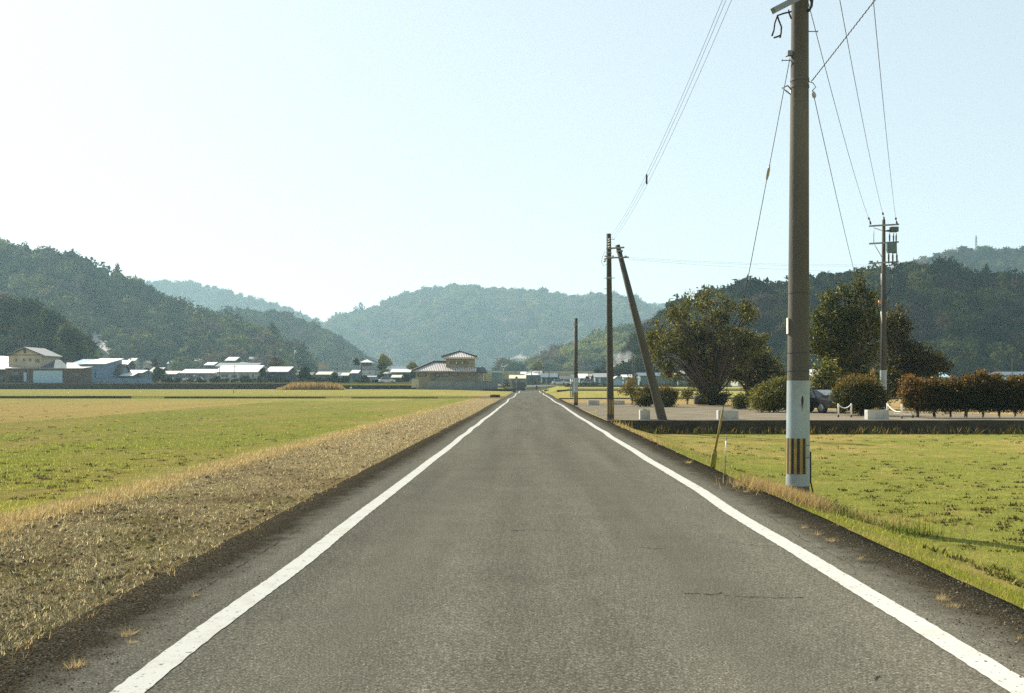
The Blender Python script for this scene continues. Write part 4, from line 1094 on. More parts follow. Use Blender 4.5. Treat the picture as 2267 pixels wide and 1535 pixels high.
# ------------------------------------------------------------------ ground cover
def blades(name, x, y, z, h, wid, tint, rng, lean=.5):
    n = len(x); a = rng.uniform(0, 6.28, n); b = np.stack([x, y, z - .01], 1)
    ln = h * lean * rng.uniform(0, 1.4, n)
    t = b + np.stack([np.cos(a) * ln, np.sin(a) * ln, h], 1); s = np.stack([np.cos(a + 1.3), np.sin(a + 1.3), 0 * a], 1) * (wid / 2)[:, None]
    v = np.stack([b - s, b + s, t], 1).reshape(-1, 3)
    return tag(fast_mesh(name, v, np.arange(3 * n).reshape(n, 3), GRASS, np.repeat(np.clip(tint, 0, 1), 3, 0)), kind='stuff')


def gzn(x, y):
    near = np.clip(1 - y / 60, 0, 1) * ((x < -3.1) | (x > 3.7))
    return gz(x, y) + near * (fbm(x * 2.2, y * 2.2, 3) - .5) * np.where((x < -3) & (x > -6.8), .13, .06)


def field_points(n, x0, x1, y0, y1, rng, power=1.0):
    """points spread so that near ground gets more of them"""
    t = rng.random(n); y = 1 / ((1 / y0) ** power + t * ((1 / y1) ** power - (1 / y0) ** power)) ** (1 / power)
    k0 = np.maximum(x0, -y * .62 - 1) if x0 < 0 else np.full(n, x0); k1 = np.full(n, x1) if x0 < 0 else np.minimum(x1, y * .6 + 2)
    k1 = np.maximum(k1, k0 + .01)
    x = k0 + rng.random(n) * (k1 - k0)
    return x, y


def clods(name, x, y, s, tint, rng, m):
    bm = bmesh.new(); bmesh.ops.create_icosphere(bm, subdivisions=1, radius=1)
    bv = np.array([q.co[:] for q in bm.verts]); bf = np.array([[q.index for q in p.verts] for p in bm.faces]); bm.free()
    n = len(x); v = bv[None] * (1 + rng.uniform(-.45, .45, (n, len(bv), 1))) * s[:, None, None] * np.stack([rng.uniform(.7, 1.5, n), rng.uniform(.7, 1.4, n), rng.uniform(.45, .9, n)], 1)[:, None, :]
    v += np.stack([x, y, gzn(x, y) + s * .2], 1)[:, None, :]
    f = bf[None] + (np.arange(n) * len(bv))[:, None, None]
    return tag(fast_mesh(name, v.reshape(-1, 3), f.reshape(-1, 3), m, np.repeat(tint, len(bv), 0)), kind='stuff')


CLOD = leafmat('clod_earth', 0.0, .95, 0)
rng = np.random.default_rng(90)
# stubble strip: cut straw, clods, sprouting weeds
n = 210000
x, y = field_points(n, -7.0, -3.0, 4.6, 130, rng, 1.0)
pz = fbm(x * 1.3, y * .9, 5) * .7 + fbm(x * .35, y * .12, 1) * .3
keep = rng.random(n) < np.clip(1.25 - (pz - .38) * 3.2, .3, 1); x, y = x[keep], y[keep]
fac = np.clip(y / 22, .8, 2.2)
blades('stubble', x, y, gzn(x, y), rng.uniform(.012, .065, len(x)) * np.clip(fac, 1, 1.3), rng.uniform(.005, .014, len(x)) * fac * 1.3, pick([(.36, .32, .225), (.23, .195, .13), (.64, .58, .43), (.12, .135, .05), (.09, .072, .048)], [.27, .21, .18, .17, .17], len(x), rng), rng, 2.2)
n = 9000; x, y = field_points(n, -6.9, -3.1, 4.6, 70, rng, 1.0)
pz = fbm(x * 1.3, y * .9, 5) * .7 + fbm(x * .35, y * .12, 1) * .3
keep = rng.random(n) < np.clip((pz - .34) * 4, .1, 1); x, y = x[keep], y[keep]
clods('soil_clods', x, y, rng.uniform(.008, .026, len(x)) * np.where(rng.random(len(x)) < .03, 1.8, 1), pick([(.13, .10, .062), (.19, .145, .085), (.26, .20, .115)], [.4, .35, .25], len(x), rng), rng, CLOD)
# ridge of dry grass
n = 30000; x, y = field_points(n, -8.0, -6.3, 9, 150, rng, .8)
x = np.clip(-7.15 + rng.normal(0, .30, n) + (vnoise(y * .5, y * 0, 61) - .5) * .4, -8.3, -6.2)
fac = np.clip(y / 25, .8, 2.5)
blades('dry_grass', x, y, gzn(x, y), rng.uniform(.03, .12, n) * (.5 + .9 * vnoise(x * 2, y * .6, 62)), rng.uniform(.006, .014, n) * fac, pick([(.42, .33, .19), (.33, .245, .13), (.55, .46, .30), (.22, .20, .06)], [.38, .26, .24, .12], n, rng), rng, .9)
# green left field
n = 120000; x, y = field_points(n, -75, -7.7, 9, 150, rng, .85)
keep = (fbm(x * .35, y * .12, 1) * .45 + fbm(x * 1.3, y * .9, 5) * .35 + fbm(x * .25, y * .6, 52) * .2 < rng.uniform(.42, .64, n)) & ~((x < -26 - (y - 48) * .05) & (y < 128)); x, y = x[keep], y[keep]
fac = np.clip(y / 20, .8, 3.2)
blades('young_grass', x, y, gzn(x, y), rng.uniform(.025, .075, len(x)), rng.uniform(.006, .013, len(x)) * fac, pick([(.30, .32, .065), (.38, .37, .09), (.21, .24, .045), (.5, .42, .18)], [.4, .3, .2, .1], len(x), rng), rng, .8)
DARKT = [(.055, .045, .026), (.09, .07, .04), (.05, .06, .02)]
def stub_clumps(n, x0, x1, y0, y1, seed, pw):
    r_ = np.random.default_rng(seed); x, y = field_points(n, x0, x1, y0, y1, r_, pw)
    ok = fbm(x * .5, y * .35, 66) > r_.uniform(.3, .62, n); x, y = x[ok], y[ok]; k = 16; m_ = len(x)
    sz = np.repeat(r_.uniform(.4, 1.5, m_) ** 1.3, k); xx = np.repeat(x, k) + r_.normal(0, .045, m_ * k) * sz; yy = np.repeat(y, k) + r_.normal(0, .03, m_ * k) * sz
    blades('stubble_clumps', xx, yy, gzn(xx, yy), r_.uniform(.015, .05, m_ * k) * sz, r_.uniform(.015, .035, m_ * k) * sz, pick(DARKT, [.5, .3, .2], m_ * k, r_), r_, 1.0)


stub_clumps(2600, -70, -8, 10, 120, 91, .7)
# right field
n = 85000; x, y = field_points(n, 3.36, 30, 6.0, 42.1, rng, .9)
keep = fbm(x * .35, y * .12, 1) * .4 + fbm(x * 1.3, y * .9, 5) * .35 + fbm(x * 3, y * 2.2, 51) * .25 < rng.uniform(.40, .64, n); x, y = x[keep], y[keep]
fac = np.clip(y / 16, .8, 2.2)
edge = np.clip(1 - (x - 3.4) / 1.2, 0, 1)
blades('young_grass', x, y, gzn(x, y), rng.uniform(.02, .07, len(x)) * (1 + edge * .25), rng.uniform(.006, .013, len(x)) * fac, pick([(.27, .29, .05), (.35, .34, .075), (.18, .21, .04), (.48, .40, .17)], [.42, .28, .2, .1], len(x), rng), rng, .8)
stub_clumps(2600, 4.6, 28, 8.5, 42, 92, .5)
n = 2500; x, y = field_points(n, 4.4, 28, 9, 40, rng, .8)
blades('straw_litter', x, y, gzn(x, y) + .012, rng.uniform(.01, .03, n), rng.uniform(.008, .014, n), pick([(.55, .45, .27), (.4, .3, .16)], [.5, .5], n, rng), rng, 6)
# grit lying on the shoulders
n = 7000; y = 1 / (1 / 4.4 + rng.random(n) * (1 / 30 - 1 / 4.4)); sd_ = rng.random(n) < .5
x = np.where(sd_, -2.88 + abs(rng.normal(0, .28, n)), 3.3 - abs(rng.normal(0, .3, n)))
bm = bmesh.new(); bmesh.ops.create_icosphere(bm, subdivisions=1, radius=1)
bv = np.array([q.co[:] for q in bm.verts]); bf = np.array([[q.index for q in p.verts] for p in bm.faces]); bm.free()
sz = rng.uniform(.002, .0055, n) * np.where(rng.random(n) < .04, 1.8, 1)
v = bv[None] * (1 + rng.uniform(-.35, .35, (n, len(bv), 1))) * sz[:, None, None] + np.stack([x, y, road_z(x, y) + sz * .6], 1)[:, None, :]
tag(fast_mesh('gravel', v.reshape(-1, 3), (bf[None] + (np.arange(n) * len(bv))[:, None, None]).reshape(-1, 3), CLOD, np.repeat(pick([(.20, .18, .13), (.08, .07, .05), (.36, .32, .25), (.22, .15, .08)], [.35, .4, .1, .15], n, rng), len(bv), 0)), kind='stuff')
# dry tufts: roadside edges, pole foot, cracks in the shoulder, foot of the wall
def tufts(name, spots, cols, pr, seed, h=(.06, .2), per=70, sp=.12, wid=.007, lean=.9):
    rng = np.random.default_rng(seed); xs_, ys_, zs_, hs_ = [], [], [], []
    for (x, y, s) in spots:
        k = max(8, int(per * s)); xs_.append(x + rng.normal(0, sp * s ** .5, k)); ys_.append(y + rng.normal(0, sp * s ** .5, k)); hs_.append(rng.uniform(*h, k) ** 1.0 * min(1.3, s ** .4))
    x, y, hh = map(np.concatenate, (xs_, ys_, hs_))
    onroad = (x > -2.92) & (x < 3.34) & (y < 262); z = np.where(onroad, road_z(x, y) + .008, gzn(x, y))
    return blades(name, x, y, z, hh, np.full(len(x), wid) * np.clip(y / 12, 1, 3), pick(cols, pr, len(x), rng), rng, lean)


DRYC = [(.42, .31, .165), (.34, .23, .115), (.55, .44, .27), (.2, .17, .05)]; DRP = [.4, .3, .2, .1]
rg = random.Random(4); sp = []
for k in range(260):
    y = 4.8 + (k / 260) ** 1.6 * 60; sp.append((-3.12 + rg.uniform(-.3, .16) + .06 * math.sin(y * 3.1), y, rg.uniform(.3, 1) * (1.5 if y < 9 else .8)))
for k in range(90): y = 6 + (k / 90) ** 1.5 * 34; sp.append((3.42 + rg.uniform(-.1, .25), y, rg.uniform(.15, .5)))
tufts('dry_grass', sp, DRYC, DRP, 30, (.02, .08), 60, .09, .005)
sp = []
for k in range(70): sp.append((rg.gauss(bx - .26, .2), rg.gauss(by - .25, .3), rg.uniform(1.2, 3.2)))
for k in range(16): sp.append((bx + rg.uniform(.2, 2.2), by - rg.uniform(-.6, 1.4), rg.uniform(.4, 1)))
for k in range(24): sp.append((3.55 + rg.uniform(-.1, .3), 26 + rg.uniform(0, 16), rg.uniform(.4, .9)))
tufts('dry_grass', sp, DRYC, DRP, 31, (.04, .19), 90, .12, .005)
sp = []
for px, py, s in ((165, 1478, 1.0), (285, 1408, .8), (430, 1322, .5), (290, 1425, .3), (1524, 1026, 1.2), (1780, 1170, .7), (1807, 1185, .6), (1840, 1199, .9), (1905, 1238, .4), (2085, 1330, .8), (2110, 1345, .7), (1500, 1000, .5), (1390, 935, 1.5), (1345, 925, 1.2), (1650, 1090, .4), (2257, 1415, .3), (1320, 910, 1.5)):
    q_ = G(px, py); sp.append((q_.x, q_.y, s))
tufts('dry_grass', sp, [(.46, .35, .2), (.38, .28, .15), (.55, .45, .28)], [.4, .3, .3], 32, (.015, .075), 90, .024, .0032, 2.0)
sp = [(3.6 + k * .37 + rg.uniform(-.1, .1), 42.05 + rg.uniform(-.1, .05), rg.uniform(.5, 1.3)) for k in range(50)]
tufts('weeds', sp, [(.35, .22, .1), (.14, .16, .03), (.28, .2, .08), (.2, .2, .05)], [.3, .35, .2, .15], 33, (.12, .42), 22, .13, .012)
sp = [(bx + rg.uniform(.3, 1.5), by - .3 - rg.uniform(0, 1.3), rg.uniform(.5, 1.2)) for k in range(16)]
tufts('weeds', sp, [(.10, .16, .03), (.07, .12, .025), (.16, .18, .04), (.3, .2, .08)], [.4, .3, .2, .1], 34, (.05, .2), 40, .13, .012)
# sparse tall dead stalks at the road edge
sp = [(-3.1, 6.6, .14), (-3.25, 7.4, .14), (-3.2, 9.5, .12), (bx - .5, by - .3, .3), (bx - .62, by + .1, .3), (3.5, 15.6, .2)]
tufts('dead_stalks', sp, [(.22, .14, .06), (.3, .2, .09)], [.5, .5], 35, (.3, .55), 24, .12, .005)
# reed bed below the village
n = 9000; rng = np.random.default_rng(36)
px = rng.uniform(612, 764, n); prof_ = np.interp(px, [612, 632, 645, 660, 700, 735, 750, 764], [.25, .7, 1.25, 1.35, 1.3, 1.25, 1.0, .3]); Yr_ = rng.uniform(205, 213.5, n)
blades('reeds', (px - VX) / F * Yr_, Yr_, gz(-60 + 0 * px, Yr_), prof_ * rng.uniform(.55, 1.25, n) * (.8 + .5 * vnoise(px * .13, Yr_, 8)), np.full(n, .10), pick([(.36, .25, .12), (.26, .16, .07), (.44, .34, .18), (.07, .065, .025), (.11, .075, .035)], [.34, .26, .14, .12, .14], n, rng), rng, .25)
# ================================================================== village
def wm_(n, c, **k): return mat(n, c, .85, .18, .6, 8, **k)
W_BEIGE = wm_('wall_beige', (.40, .34, .24)); W_BROWN = wm_('wall_brown', (.10, .072, .055)); W_BLUE = wm_('wall_blue_sheet', (.14, .22, .31))
W_WHITE = wm_('wall_white', (.46, .47, .46)); W_GREY = wm_('wall_grey', (.25, .26, .25)); W_TAN = wm_('wall_tan', (.19, .168, .125)); W_TEAL = wm_('wall_teal', (.10, .16, .165)); W_DARK = wm_('wall_dark', (.06, .06, .055))
R_WHITE = mat('roof_pale_metal', (.56, .55, .52), .5, .15, .5, 6, spec=.3); R_GREY = mat('roof_grey_tile', (.20, .20, .20), .6, .2, .8, 8); R_BLUE = mat('roof_blue_tile', (.07, .10, .13), .5, .2, .8, 8)
R_DARK = mat('roof_dark_tile', (.035, .036, .038), .6, .3, .8, 8); R_TAN = mat('roof_tan_sheet', (.5, .45, .33), .6, .15, .8, 8); SHUT = mat('shutter_pale_blue', (.30, .45, .53), .5, .1, .8, 5)
PANE = mat('window_pane', (.035, .06, .075), .15, .2, spec=.7); FRAME = mat('window_frame', (.35, .34, .3), .6, .1); TRIM = mat('dark_trim', (.03, .027, .024), .7, .2)
BLOCKW = wm_('block_wall_blue_grey', (.115, .14, .155))


def house(name, label, x0, x1, yb, ye, yr, Yd, depth=8.0, roof='gx', wall=W_GREY, rm=R_GREY, wins=(), over=.45, cat='house', group='village houses', ridge=None, thick=.16, frames=False, doors=()):
    s = Yd / F; X0, X1 = (x0 - VX) * s, (x1 - VX) * s; zb, ze = CH - (yb - HY) * s, CH - (ye - HY) * s
    yq = Yd + depth / 2 if roof in ('gx', 'hip') else (Yd if roof == 'gy' else Yd + depth)
    zr = CH - (yr - HY) * yq / F; Y0, Y1 = Yd, Yd + depth; xm = (X0 + X1) / 2; ym = (Y0 + Y1) / 2
    o = empty(name, (xm, Yd, zb), label, cat, group)
    mb = MB(); zb_ = zb - .8; gmin = float(np.min(gz(np.array([X0, X1, X0, X1]), np.array([Y0, Y0, Y1, Y1])))) - .3
    if gmin < zb_ - .3:
        fb = MB(); fb.box((xm, ym, (gmin + zb_ + .02) / 2), (X1 - X0 + .5, depth + .5, zb_ + .02 - gmin)); fb.build('foundation', W_GREY, o)
    if roof == 'gy':
        mb.prism([(X0, Y0, zb_), (X1, Y0, zb_), (X1, Y0, ze), (xm, Y0, zr), (X0, Y0, ze)], (0, depth, 0))
    elif roof == 'gx':
        mb.prism([(X0, Y0, zb_), (X0, Y1, zb_), (X0, Y1, ze), (X0, ym, zr), (X0, Y0, ze)], (X1 - X0, 0, 0))
    elif roof == 'shed':
        mb.prism([(X0, Y0, zb_), (X0, Y1, zb_), (X0, Y1, zr), (X0, Y0, ze)], (X1 - X0, 0, 0))
    else: mb.box((xm, ym, (zb_ + ze) / 2), (X1 - X0, depth, ze - zb_))
    mb.build('wall', wall, o)
    rb = MB(); up = Vector((0, 0, thick)); e = .03
    if roof == 'gy':
        k = (zr - ze) / (xm - X0); xa, xb = X0 - over, X1 + over; ya, yb2 = Y0 - over, Y1 + over
        rb.prism([(xa, ya, ze - k * over + e), (xm, ya, zr + e), (xm, yb2, zr + e), (xa, yb2, ze - k * over + e)], up); rb.prism([(xm, ya, zr + e), (xb, ya, ze - k * over + e), (xb, yb2, ze - k * over + e), (xm, yb2, zr + e)], up)
    elif roof == 'gx':
        k = (zr - ze) / (ym - Y0); xa, xb = X0 - over, X1 + over
        rb.prism([(xa, Y0 - over, ze - k * over + e), (xb, Y0 - over, ze - k * over + e), (xb, ym, zr + e), (xa, ym, zr + e)], up); rb.prism([(xa, ym, zr + e), (xb, ym, zr + e), (xb, Y1 + over, ze - k * over + e), (xa, Y1 + over, ze - k * over + e)], up)
    elif roof == 'hip':
        r0 = (X1 - X0) * .5 if ridge is None else ridge; hx = max(.2, min(r0, depth * .5)); xa, xb, ya, yb2 = X0 - over, X1 + over, Y0 - over, Y1 + over; A = (xa + hx + over, ym, zr); B = (xb - hx - over, ym, zr)
        ze_ = ze - .02
        for q in ([(xa, ya, ze_), (xb, ya, ze_), B, A], [(xb, ya, ze_), (xb, yb2, ze_), B], [(xb, yb2, ze_), (xa, yb2, ze_), A, B], [(xa, yb2, ze_), (xa, ya, ze_), A]): rb.prism([(p[0], p[1], p[2] + e) for p in q], up)
    elif roof == 'shed':
        rb.prism([(X0 - over, Y0 - over, ze - .1 + e), (X1 + over, Y0 - over, ze - .1 + e), (X1 + over, Y1 + over, zr + e), (X0 - over, Y1 + over, zr + e)], up)
    else: rb.box((xm, ym, ze + .12), (X1 - X0 + over, depth + over, .24))
    rb.build('roof', rm, o)
    for (a, c, t, b2) in wins:
        wx0, wx1, wz1, wz0 = (a - VX) * s, (c - VX) * s, CH - (t - HY) * s, CH - (b2 - HY) * s
        wb = MB(); wb.box(((wx0 + wx1) / 2, Y0 - .03, (wz0 + wz1) / 2), (wx1 - wx0, .08, wz1 - wz0)); wo_ = wb.build('window', FRAME if frames else PANE, o)
        if frames:
            f_ = .09; pb_ = MB(); pb_.box(((wx0 + wx1) / 2, Y0 - .06, (wz0 + wz1) / 2), (wx1 - wx0 - f_ * 2, .05, wz1 - wz0 - f_ * 2)); pb_.build('pane', PANE, wo_)
    for (a, c, t, b2, mm_, nm) in doors:
        wx0, wx1, wz1, wz0 = (a - VX) * s, (c - VX) * s, CH - (t - HY) * s, CH - (b2 - HY) * s
        wb = MB(); wb.box(((wx0 + wx1) / 2, Y0 - .05, (wz0 + wz1) / 2), (wx1 - wx0, .12, wz1 - wz0)); wb.build(nm, mm_, o)
    return o


# ---- the two-storey beige house at the far left
YA = 236.0
hA = house('house', 'beige two-storey gabled house with a blue garage shutter at the far left', 19, 92, 848, 787, 770.5, YA, 9.0, 'gy', W_BEIGE, R_GREY,
           [(33.5, 39, 793, 802), (50, 56.5, 793, 800.5), (64, 70.5, 793, 801), (77.5, 88.5, 794, 803)], .6, frames=True, thick=.2)
sA = YA / F; pa = lambda px, py, dy=0: P(px, py, YA + dy)
mb = MB(); mb.box(pa(55, 777.5, -.03), (.45, .1, .95)); mb.build('gable_vent', TRIM, hA)
mb = MB(); mb.prism([pa(17, 785.5, -.06), pa(94, 785.5, -.06), pa(94, 787, -.06), pa(17, 787, -.06)], (0, .1, 0)); mb.prism([pa(12, 786.8, -.64), pa(55, 769.6, -.64), pa(55, 771.6, -.64), pa(12, 788.8, -.64)], (0, .12, 0)); mb.prism([pa(55, 769.6, -.64), pa(98, 786.8, -.64), pa(98, 788.8, -.64), pa(55, 771.6, -.64)], (0, .12, 0)); mb.build('fascia', TRIM, hA)
hB = house('house', 'brown low annex with pale lean-to roof patch joined to the beige house', 12, 184, 849, 816, 813.8, YA - 4.5, 4.4, 'shed', W_BROWN, R_GREY,
           [(26, 42, 824, 831), (165, 175, 827, 833.5)], .3, doors=[(74, 138.5, 821, 848, SHUT, 'garage_shutter'), (53, 59, 825, 845, SHUT, 'door'), (22, 50, 832, 846, TRIM, 'porch_opening')])
yb0 = YA - 4.5
mb = MB(); mb.prism([P(146, 815.6, YA - 4.9), P(184, 815.6, YA - 4.9), P(166, 803.5, YA - 2), P(148, 803, YA - 2)], (0, .05, -.12)); mb.build('side_roof', R_GREY, hB)
hB2 = empty('house', P(118, 815, yb0 - .2), 'small roof gable with one slope coloured as shaded and one as sunlit on the brown annex', 'roof gable', 'village houses')
mb = MB(); q = lambda px, py, d: P(px, py, yb0 + d)  # light put into colour: one slope dark as shaded, the other white as sunlit
mb.prism([q(88, 815, -.3), q(118.5, 815, -.3), q(122, 797, 1.5), q(108, 798, 1.5)], (0, .05, -.15)); mb.build('painted_shade_slope', R_DARK, hB2)
mb = MB(); mb.prism([q(118.6, 815.5, -.3), q(147, 815.5, -.3), q(146, 808, .8), q(134, 797, 1.6), q(122.2, 797, 1.5)], (0, .05, -.15)); mb.build('painted_lit_slope', R_WHITE, hB2)
house('shed', 'blue sheet-metal shed with a white roof beside the beige house', 183, 231, 846, 806.5, 795.5, 252, 11, 'shed', W_BLUE, R_WHITE, [(191, 193, 823, 838), (210, 211.5, 818, 838)], .4, cat='shed')
hq = house('shed', 'low blue gable side wing of the white-roofed shed', 150, 183, 846, 808, 797, 253, 9, 'shed', W_BLUE, W_BLUE, (), .1, cat='shed')
house('house', 'house cut by the left frame edge with a bright white roof end', -60, 17, 850, 817.5, 806, 242, 8, 'gx', W_DARK, R_WHITE, [(0, 8, 832, 840)])
house('house', 'teal-grey house behind the beige one at the left frame edge', -40, 21, 830, 803, 790, 275, 9, 'gx', W_TEAL, R_GREY, [(5, 14, 806, 811)])
house('house', 'brown-roofed house with blue walls right of the blue shed', 233, 268, 845, 824, 808, 258, 5, 'gx', W_BLUE, mat('roof_brown', (.09, .075, .06), .8, .2, .8, 8), [(236, 241, 833, 836), (258, 260.5, 828, 836)], .5)
house('house', 'low house under two stacked narrow white roofs', 266, 314, 845, 826.5, 821, 262, 7, 'gx', W_TEAL, R_WHITE, [(285, 293, 832, 836), (300, 310, 830, 835)], .3)
house('lean_to', 'narrow white lean-to roof in front of the two-roofed house', 267, 293, 842, 832.5, 827.5, 257, 3, 'shed', W_DARK, R_WHITE, (), .2, cat='lean-to')
house('house', 'small house high behind the two-roofed house with a slanted white roof', 262, 279, 826, 809, 799, 300, 7, 'gx', W_DARK, R_WHITE, ())
house('house', 'long low house with a white roof left of the longest roof in the village', 402, 478, 840, 826.5, 819, 274, 9, 'gx', W_GREY, R_WHITE, [(410, 414, 830, 835), (425, 430, 830, 835), (440, 452, 830, 836)], .5)
house('house', 'house with the longest and widest white roof left of the tiled house', 480, 568, 840, 824, 810.5, 270, 12, 'gx', W_WHITE, R_WHITE, [(489, 505, 829, 835), (514, 524, 830, 836), (532, 540, 829, 835), (546, 551, 829, 836), (558, 562, 829, 837)], .5)
house('shed', 'dark blue ridge roof rising just behind the longest white roof', 480, 568, 824, 812, 805, 286, 8, 'gx', W_TEAL, R_BLUE, ())
house('house', 'small pale lean-to at the right end of the longest white roof', 568, 577, 842, 824, 820, 272, 6, 'shed', W_WHITE, R_WHITE, ())
house('barn', 'barn with a slanted white roof and dark gable below the wooded spur', 591, 634, 841, 823.5, 813.5, 275, 12, 'gx', W_DARK, R_WHITE, [(600, 612, 830, 836)], .6, cat='barn')
house('house', 'grey gable-fronted house right of the white-roofed barn', 634, 657, 843, 832, 820, 285, 12, 'gy', W_GREY, R_TAN, [(642, 648, 834, 838)])
house('house', 'small white-roofed house peeping out behind the long low house', 455, 471, 818, 809, 803.5, 295, 7, 'gx', W_TEAL, R_WHITE, ())
house('house', 'tiny house alone on the slope with a tilted white roof', 501, 519, 806, 799, 792, 305, 8, 'gx', W_DARK, R_WHITE, ())
house('house', 'small white gable just above the dark blue ridge roof', 524, 540, 812, 808.5, 803, 298, 8, 'gy', W_GREY, R_WHITE, ())
house('house', 'teal house with a tan-white roof behind the reed bed', 702, 729, 846, 830, 824.5, 290, 8, 'gx', W_TEAL, R_TAN, [(709, 714, 834, 838), (719, 724, 834, 838)])
house('house', 'house with a pinkish white roof above the reed bed end', 758, 768.5, 846, 832, 827, 280, 6, 'gx', W_TEAL, R_WHITE, ())
house('house', 'house with a white roof and a white corner beside the big pale wall', 778, 790, 846, 827, 821, 276, 8, 'gx', W_TEAL, R_WHITE, [(781, 785, 832, 837)])
house('warehouse', 'pale grey warehouse with a blank wall behind a dark pole', 790, 830, 848, 819, 816.5, 300, 14, 'flat', W_WHITE, R_GREY, [(817.5, 820.5, 824, 827.5)], cat='warehouse')
house('shed', 'pale blue shed in front of the blank-walled warehouse', 814, 830, 847, 836, 833.5, 282, 6, 'gx', SHUT, R_GREY, (), cat='shed')
house('house', 'dark house with a dark blue upper roof and bright lower eave', 867, 906, 846, 824.5, 818.5, 290, 8, 'gx', W_TEAL, R_WHITE, [(875, 880, 829, 834), (890, 896, 829, 834)])
house('house', 'steep blue roof standing behind the house with the bright lower eave', 865, 900, 830, 820, 812.5, 305, 9, 'gx', W_TEAL, R_BLUE, ())
house('shed', 'tan-roofed shed in the yard left of the tiled house', 869, 885, 847, 836.5, 832, 265, 5, 'gx', W_DARK, R_TAN, (), cat='shed')
house('house', 'small pale-roofed house right of the cypress shrubs', 851, 861, 847, 828, 823.5, 295, 7, 'hip', W_GREY, R_WHITE, [(853, 857, 831, 835)])
pv_ = house('pavilion', 'open pavilion with a pale hipped roof on the bank above the village', 802, 818, 806, 803.5, 797, 350, 6, 'hip', W_DARK, R_WHITE, (), .8, cat='pavilion')
house('house', 'tan low building on the far bank below the middle wooded hill', 704, 718, 812, 805, 803.5, 360, 8, 'flat', W_BEIGE, R_TAN, ())

# ---- the tiled house by the road
YT = 212.0; sT = YT / F
m, nt, N, L = nt_new('roof_tile_courses')
out = N.new('ShaderNodeOutputMaterial'); b = N.new('ShaderNodeBsdfPrincipled'); L.new(b.outputs[0], out.inputs[0])
tc = N.new('ShaderNodeTexCoord'); wv = N.new('ShaderNodeTexWave'); wv.inputs['Scale'].default_value = .85; wv.inputs['Distortion'].default_value = .3; L.new(tc.outputs['Object'], wv.inputs['Vector'])
rr = ramp(N, [(.2, (.10, .09, .085)), (.5, (.48, .44, .42)), (.8, (.66, .61, .585))]); L.new(wv.outputs['Fac'], rr.inputs[0]); n1 = noise(N, L, tc.outputs['Object'], 2.5, 3)
r9 = ramp(N, [(.3, (.8, .78, .76)), (.7, (1.1, 1.1, 1.1))]); L.new(n1, r9.inputs[0]); L.new(mixc(N, L, 1, rr.outputs[0], r9.outputs[0], 'MULTIPLY'), b.inputs['Base Color']); b.inputs['Roughness'].default_value = .4
TILE = m
ht = empty('tiled_house', P(985, 850, YT), 'tan two-storey house with striped tiled hipped roofs by the road', 'house', 'village houses')
pt = lambda px, py, dy=0.0: P(px, py, YT + dy)
mb = MB()
def block(mb, x0, x1, yt, yb, d0, d1):
    a, c = pt(x0, yb), pt(x1, yt); mb.box(((a.x + c.x) / 2, YT + (d0 + d1) / 2, (a.z + c.z) / 2), (c.x - a.x, d1 - d0, c.z - a.z))
block(mb, 922, 1052, 821.5, 862, 0, 9); mb.build('wall', W_TAN, ht)
mb = MB(); block(mb, 986, 1047.5, 789, 821.4, 1.5, 8); mb.build('wall', W_TAN, ht)
mb = MB(); block(mb, 1052.5, 1068, 823, 848, 2.5, 8); mb.build('wall', W_WHITE, ht)
# lower hipped roof
E = .02
def roof_poly(pts, m_, nm='roof', th=-.16): mb_ = MB(); mb_.prism(pts, (0, 0, th)); return mb_.build(nm, m_, ht)
zE = pt(0, 821.2, -.7).z; zR = pt(0, 802.5, 4.5).z
lx0, lx1, rx0, rx1 = pt(914.5, 0, -.7).x, pt(1055, 0, -.7).x, pt(960, 0, 4.5).x, pt(990, 0, 4.5).x
yF, yM, yK = YT - .7, YT + 4.5, YT + 9.7
roof_poly([(lx0, yF, zE), (lx1, yF, zE), (lx1, yF + 2.1, zE + (zR - zE) * .40), (rx1, yF + 2.1, zE + (zR - zE) * .40), (rx1, yM, zR), (rx0, yM, zR)], TILE)
roof_poly([(lx0, yK, zE), (lx0, yF, zE), (rx0, yM, zR)], TILE)
mb = MB()
for a, c in (((lx0 - .05, yF - .05, zE + .1), (rx0, yM, zR + .14)), ((rx0 - .2, yM, zR + .14), (rx1, yM, zR + .14))): mb.bar(a, c, .34, .42)
mb.build('ridge_tiles', R_DARK, ht)
mb = MB(); mb.box(((lx0 + lx1) / 2, yF - .02, zE - .19), (lx1 - lx0, .12, .22)); mb.build('eave', mat('eave_board', (.22, .19, .13), .8, .2), ht)
# upper hipped roof
zE2 = pt(0, 791, .5).z; zP = pt(0, 778.5, 4.7).z; ux0, ux1 = pt(979.5, 0, .5).x, pt(1054, 0, .5).x; um = pt(1017, 0, 4.7).x; yU0, yU1 = YT + .5, YT + 9
A = (um, YT + 4.7, zP)
for q in ([(ux0, yU0, zE2), (ux1, yU0, zE2), A], [(ux1, yU0, zE2), (ux1, yU1, zE2), A], [(ux1, yU1, zE2), (ux0, yU1, zE2), A], [(ux0, yU1, zE2), (ux0, yU0, zE2), A]): roof_poly(q, TILE)
mb = MB(); mb.bar((ux0 - .1, yU0 - .1, zE2 + .12), A, .36, .45); mb.bar((ux1 + .1, yU0 - .1, zE2 + .12), A, .36, .45); mb.tube([Vector(A) + Vector((0, 0, -.1)), Vector(A) + Vector((0, 0, .35))], [.3, .12], 8); mb.build('ridge_tiles', R_DARK, ht)
mb = MB(); mb.box(((ux0 + ux1) / 2, yU0 - .02, zE2 - .2), (ux1 - ux0, .14, .3)); mb.build('eave', mat('eave_board_pale', (.34, .31, .24), .8, .2), ht)
mb = MB(); g0 = pt(1048, 816, 1).x; g1 = pt(1074, 816, 1).x
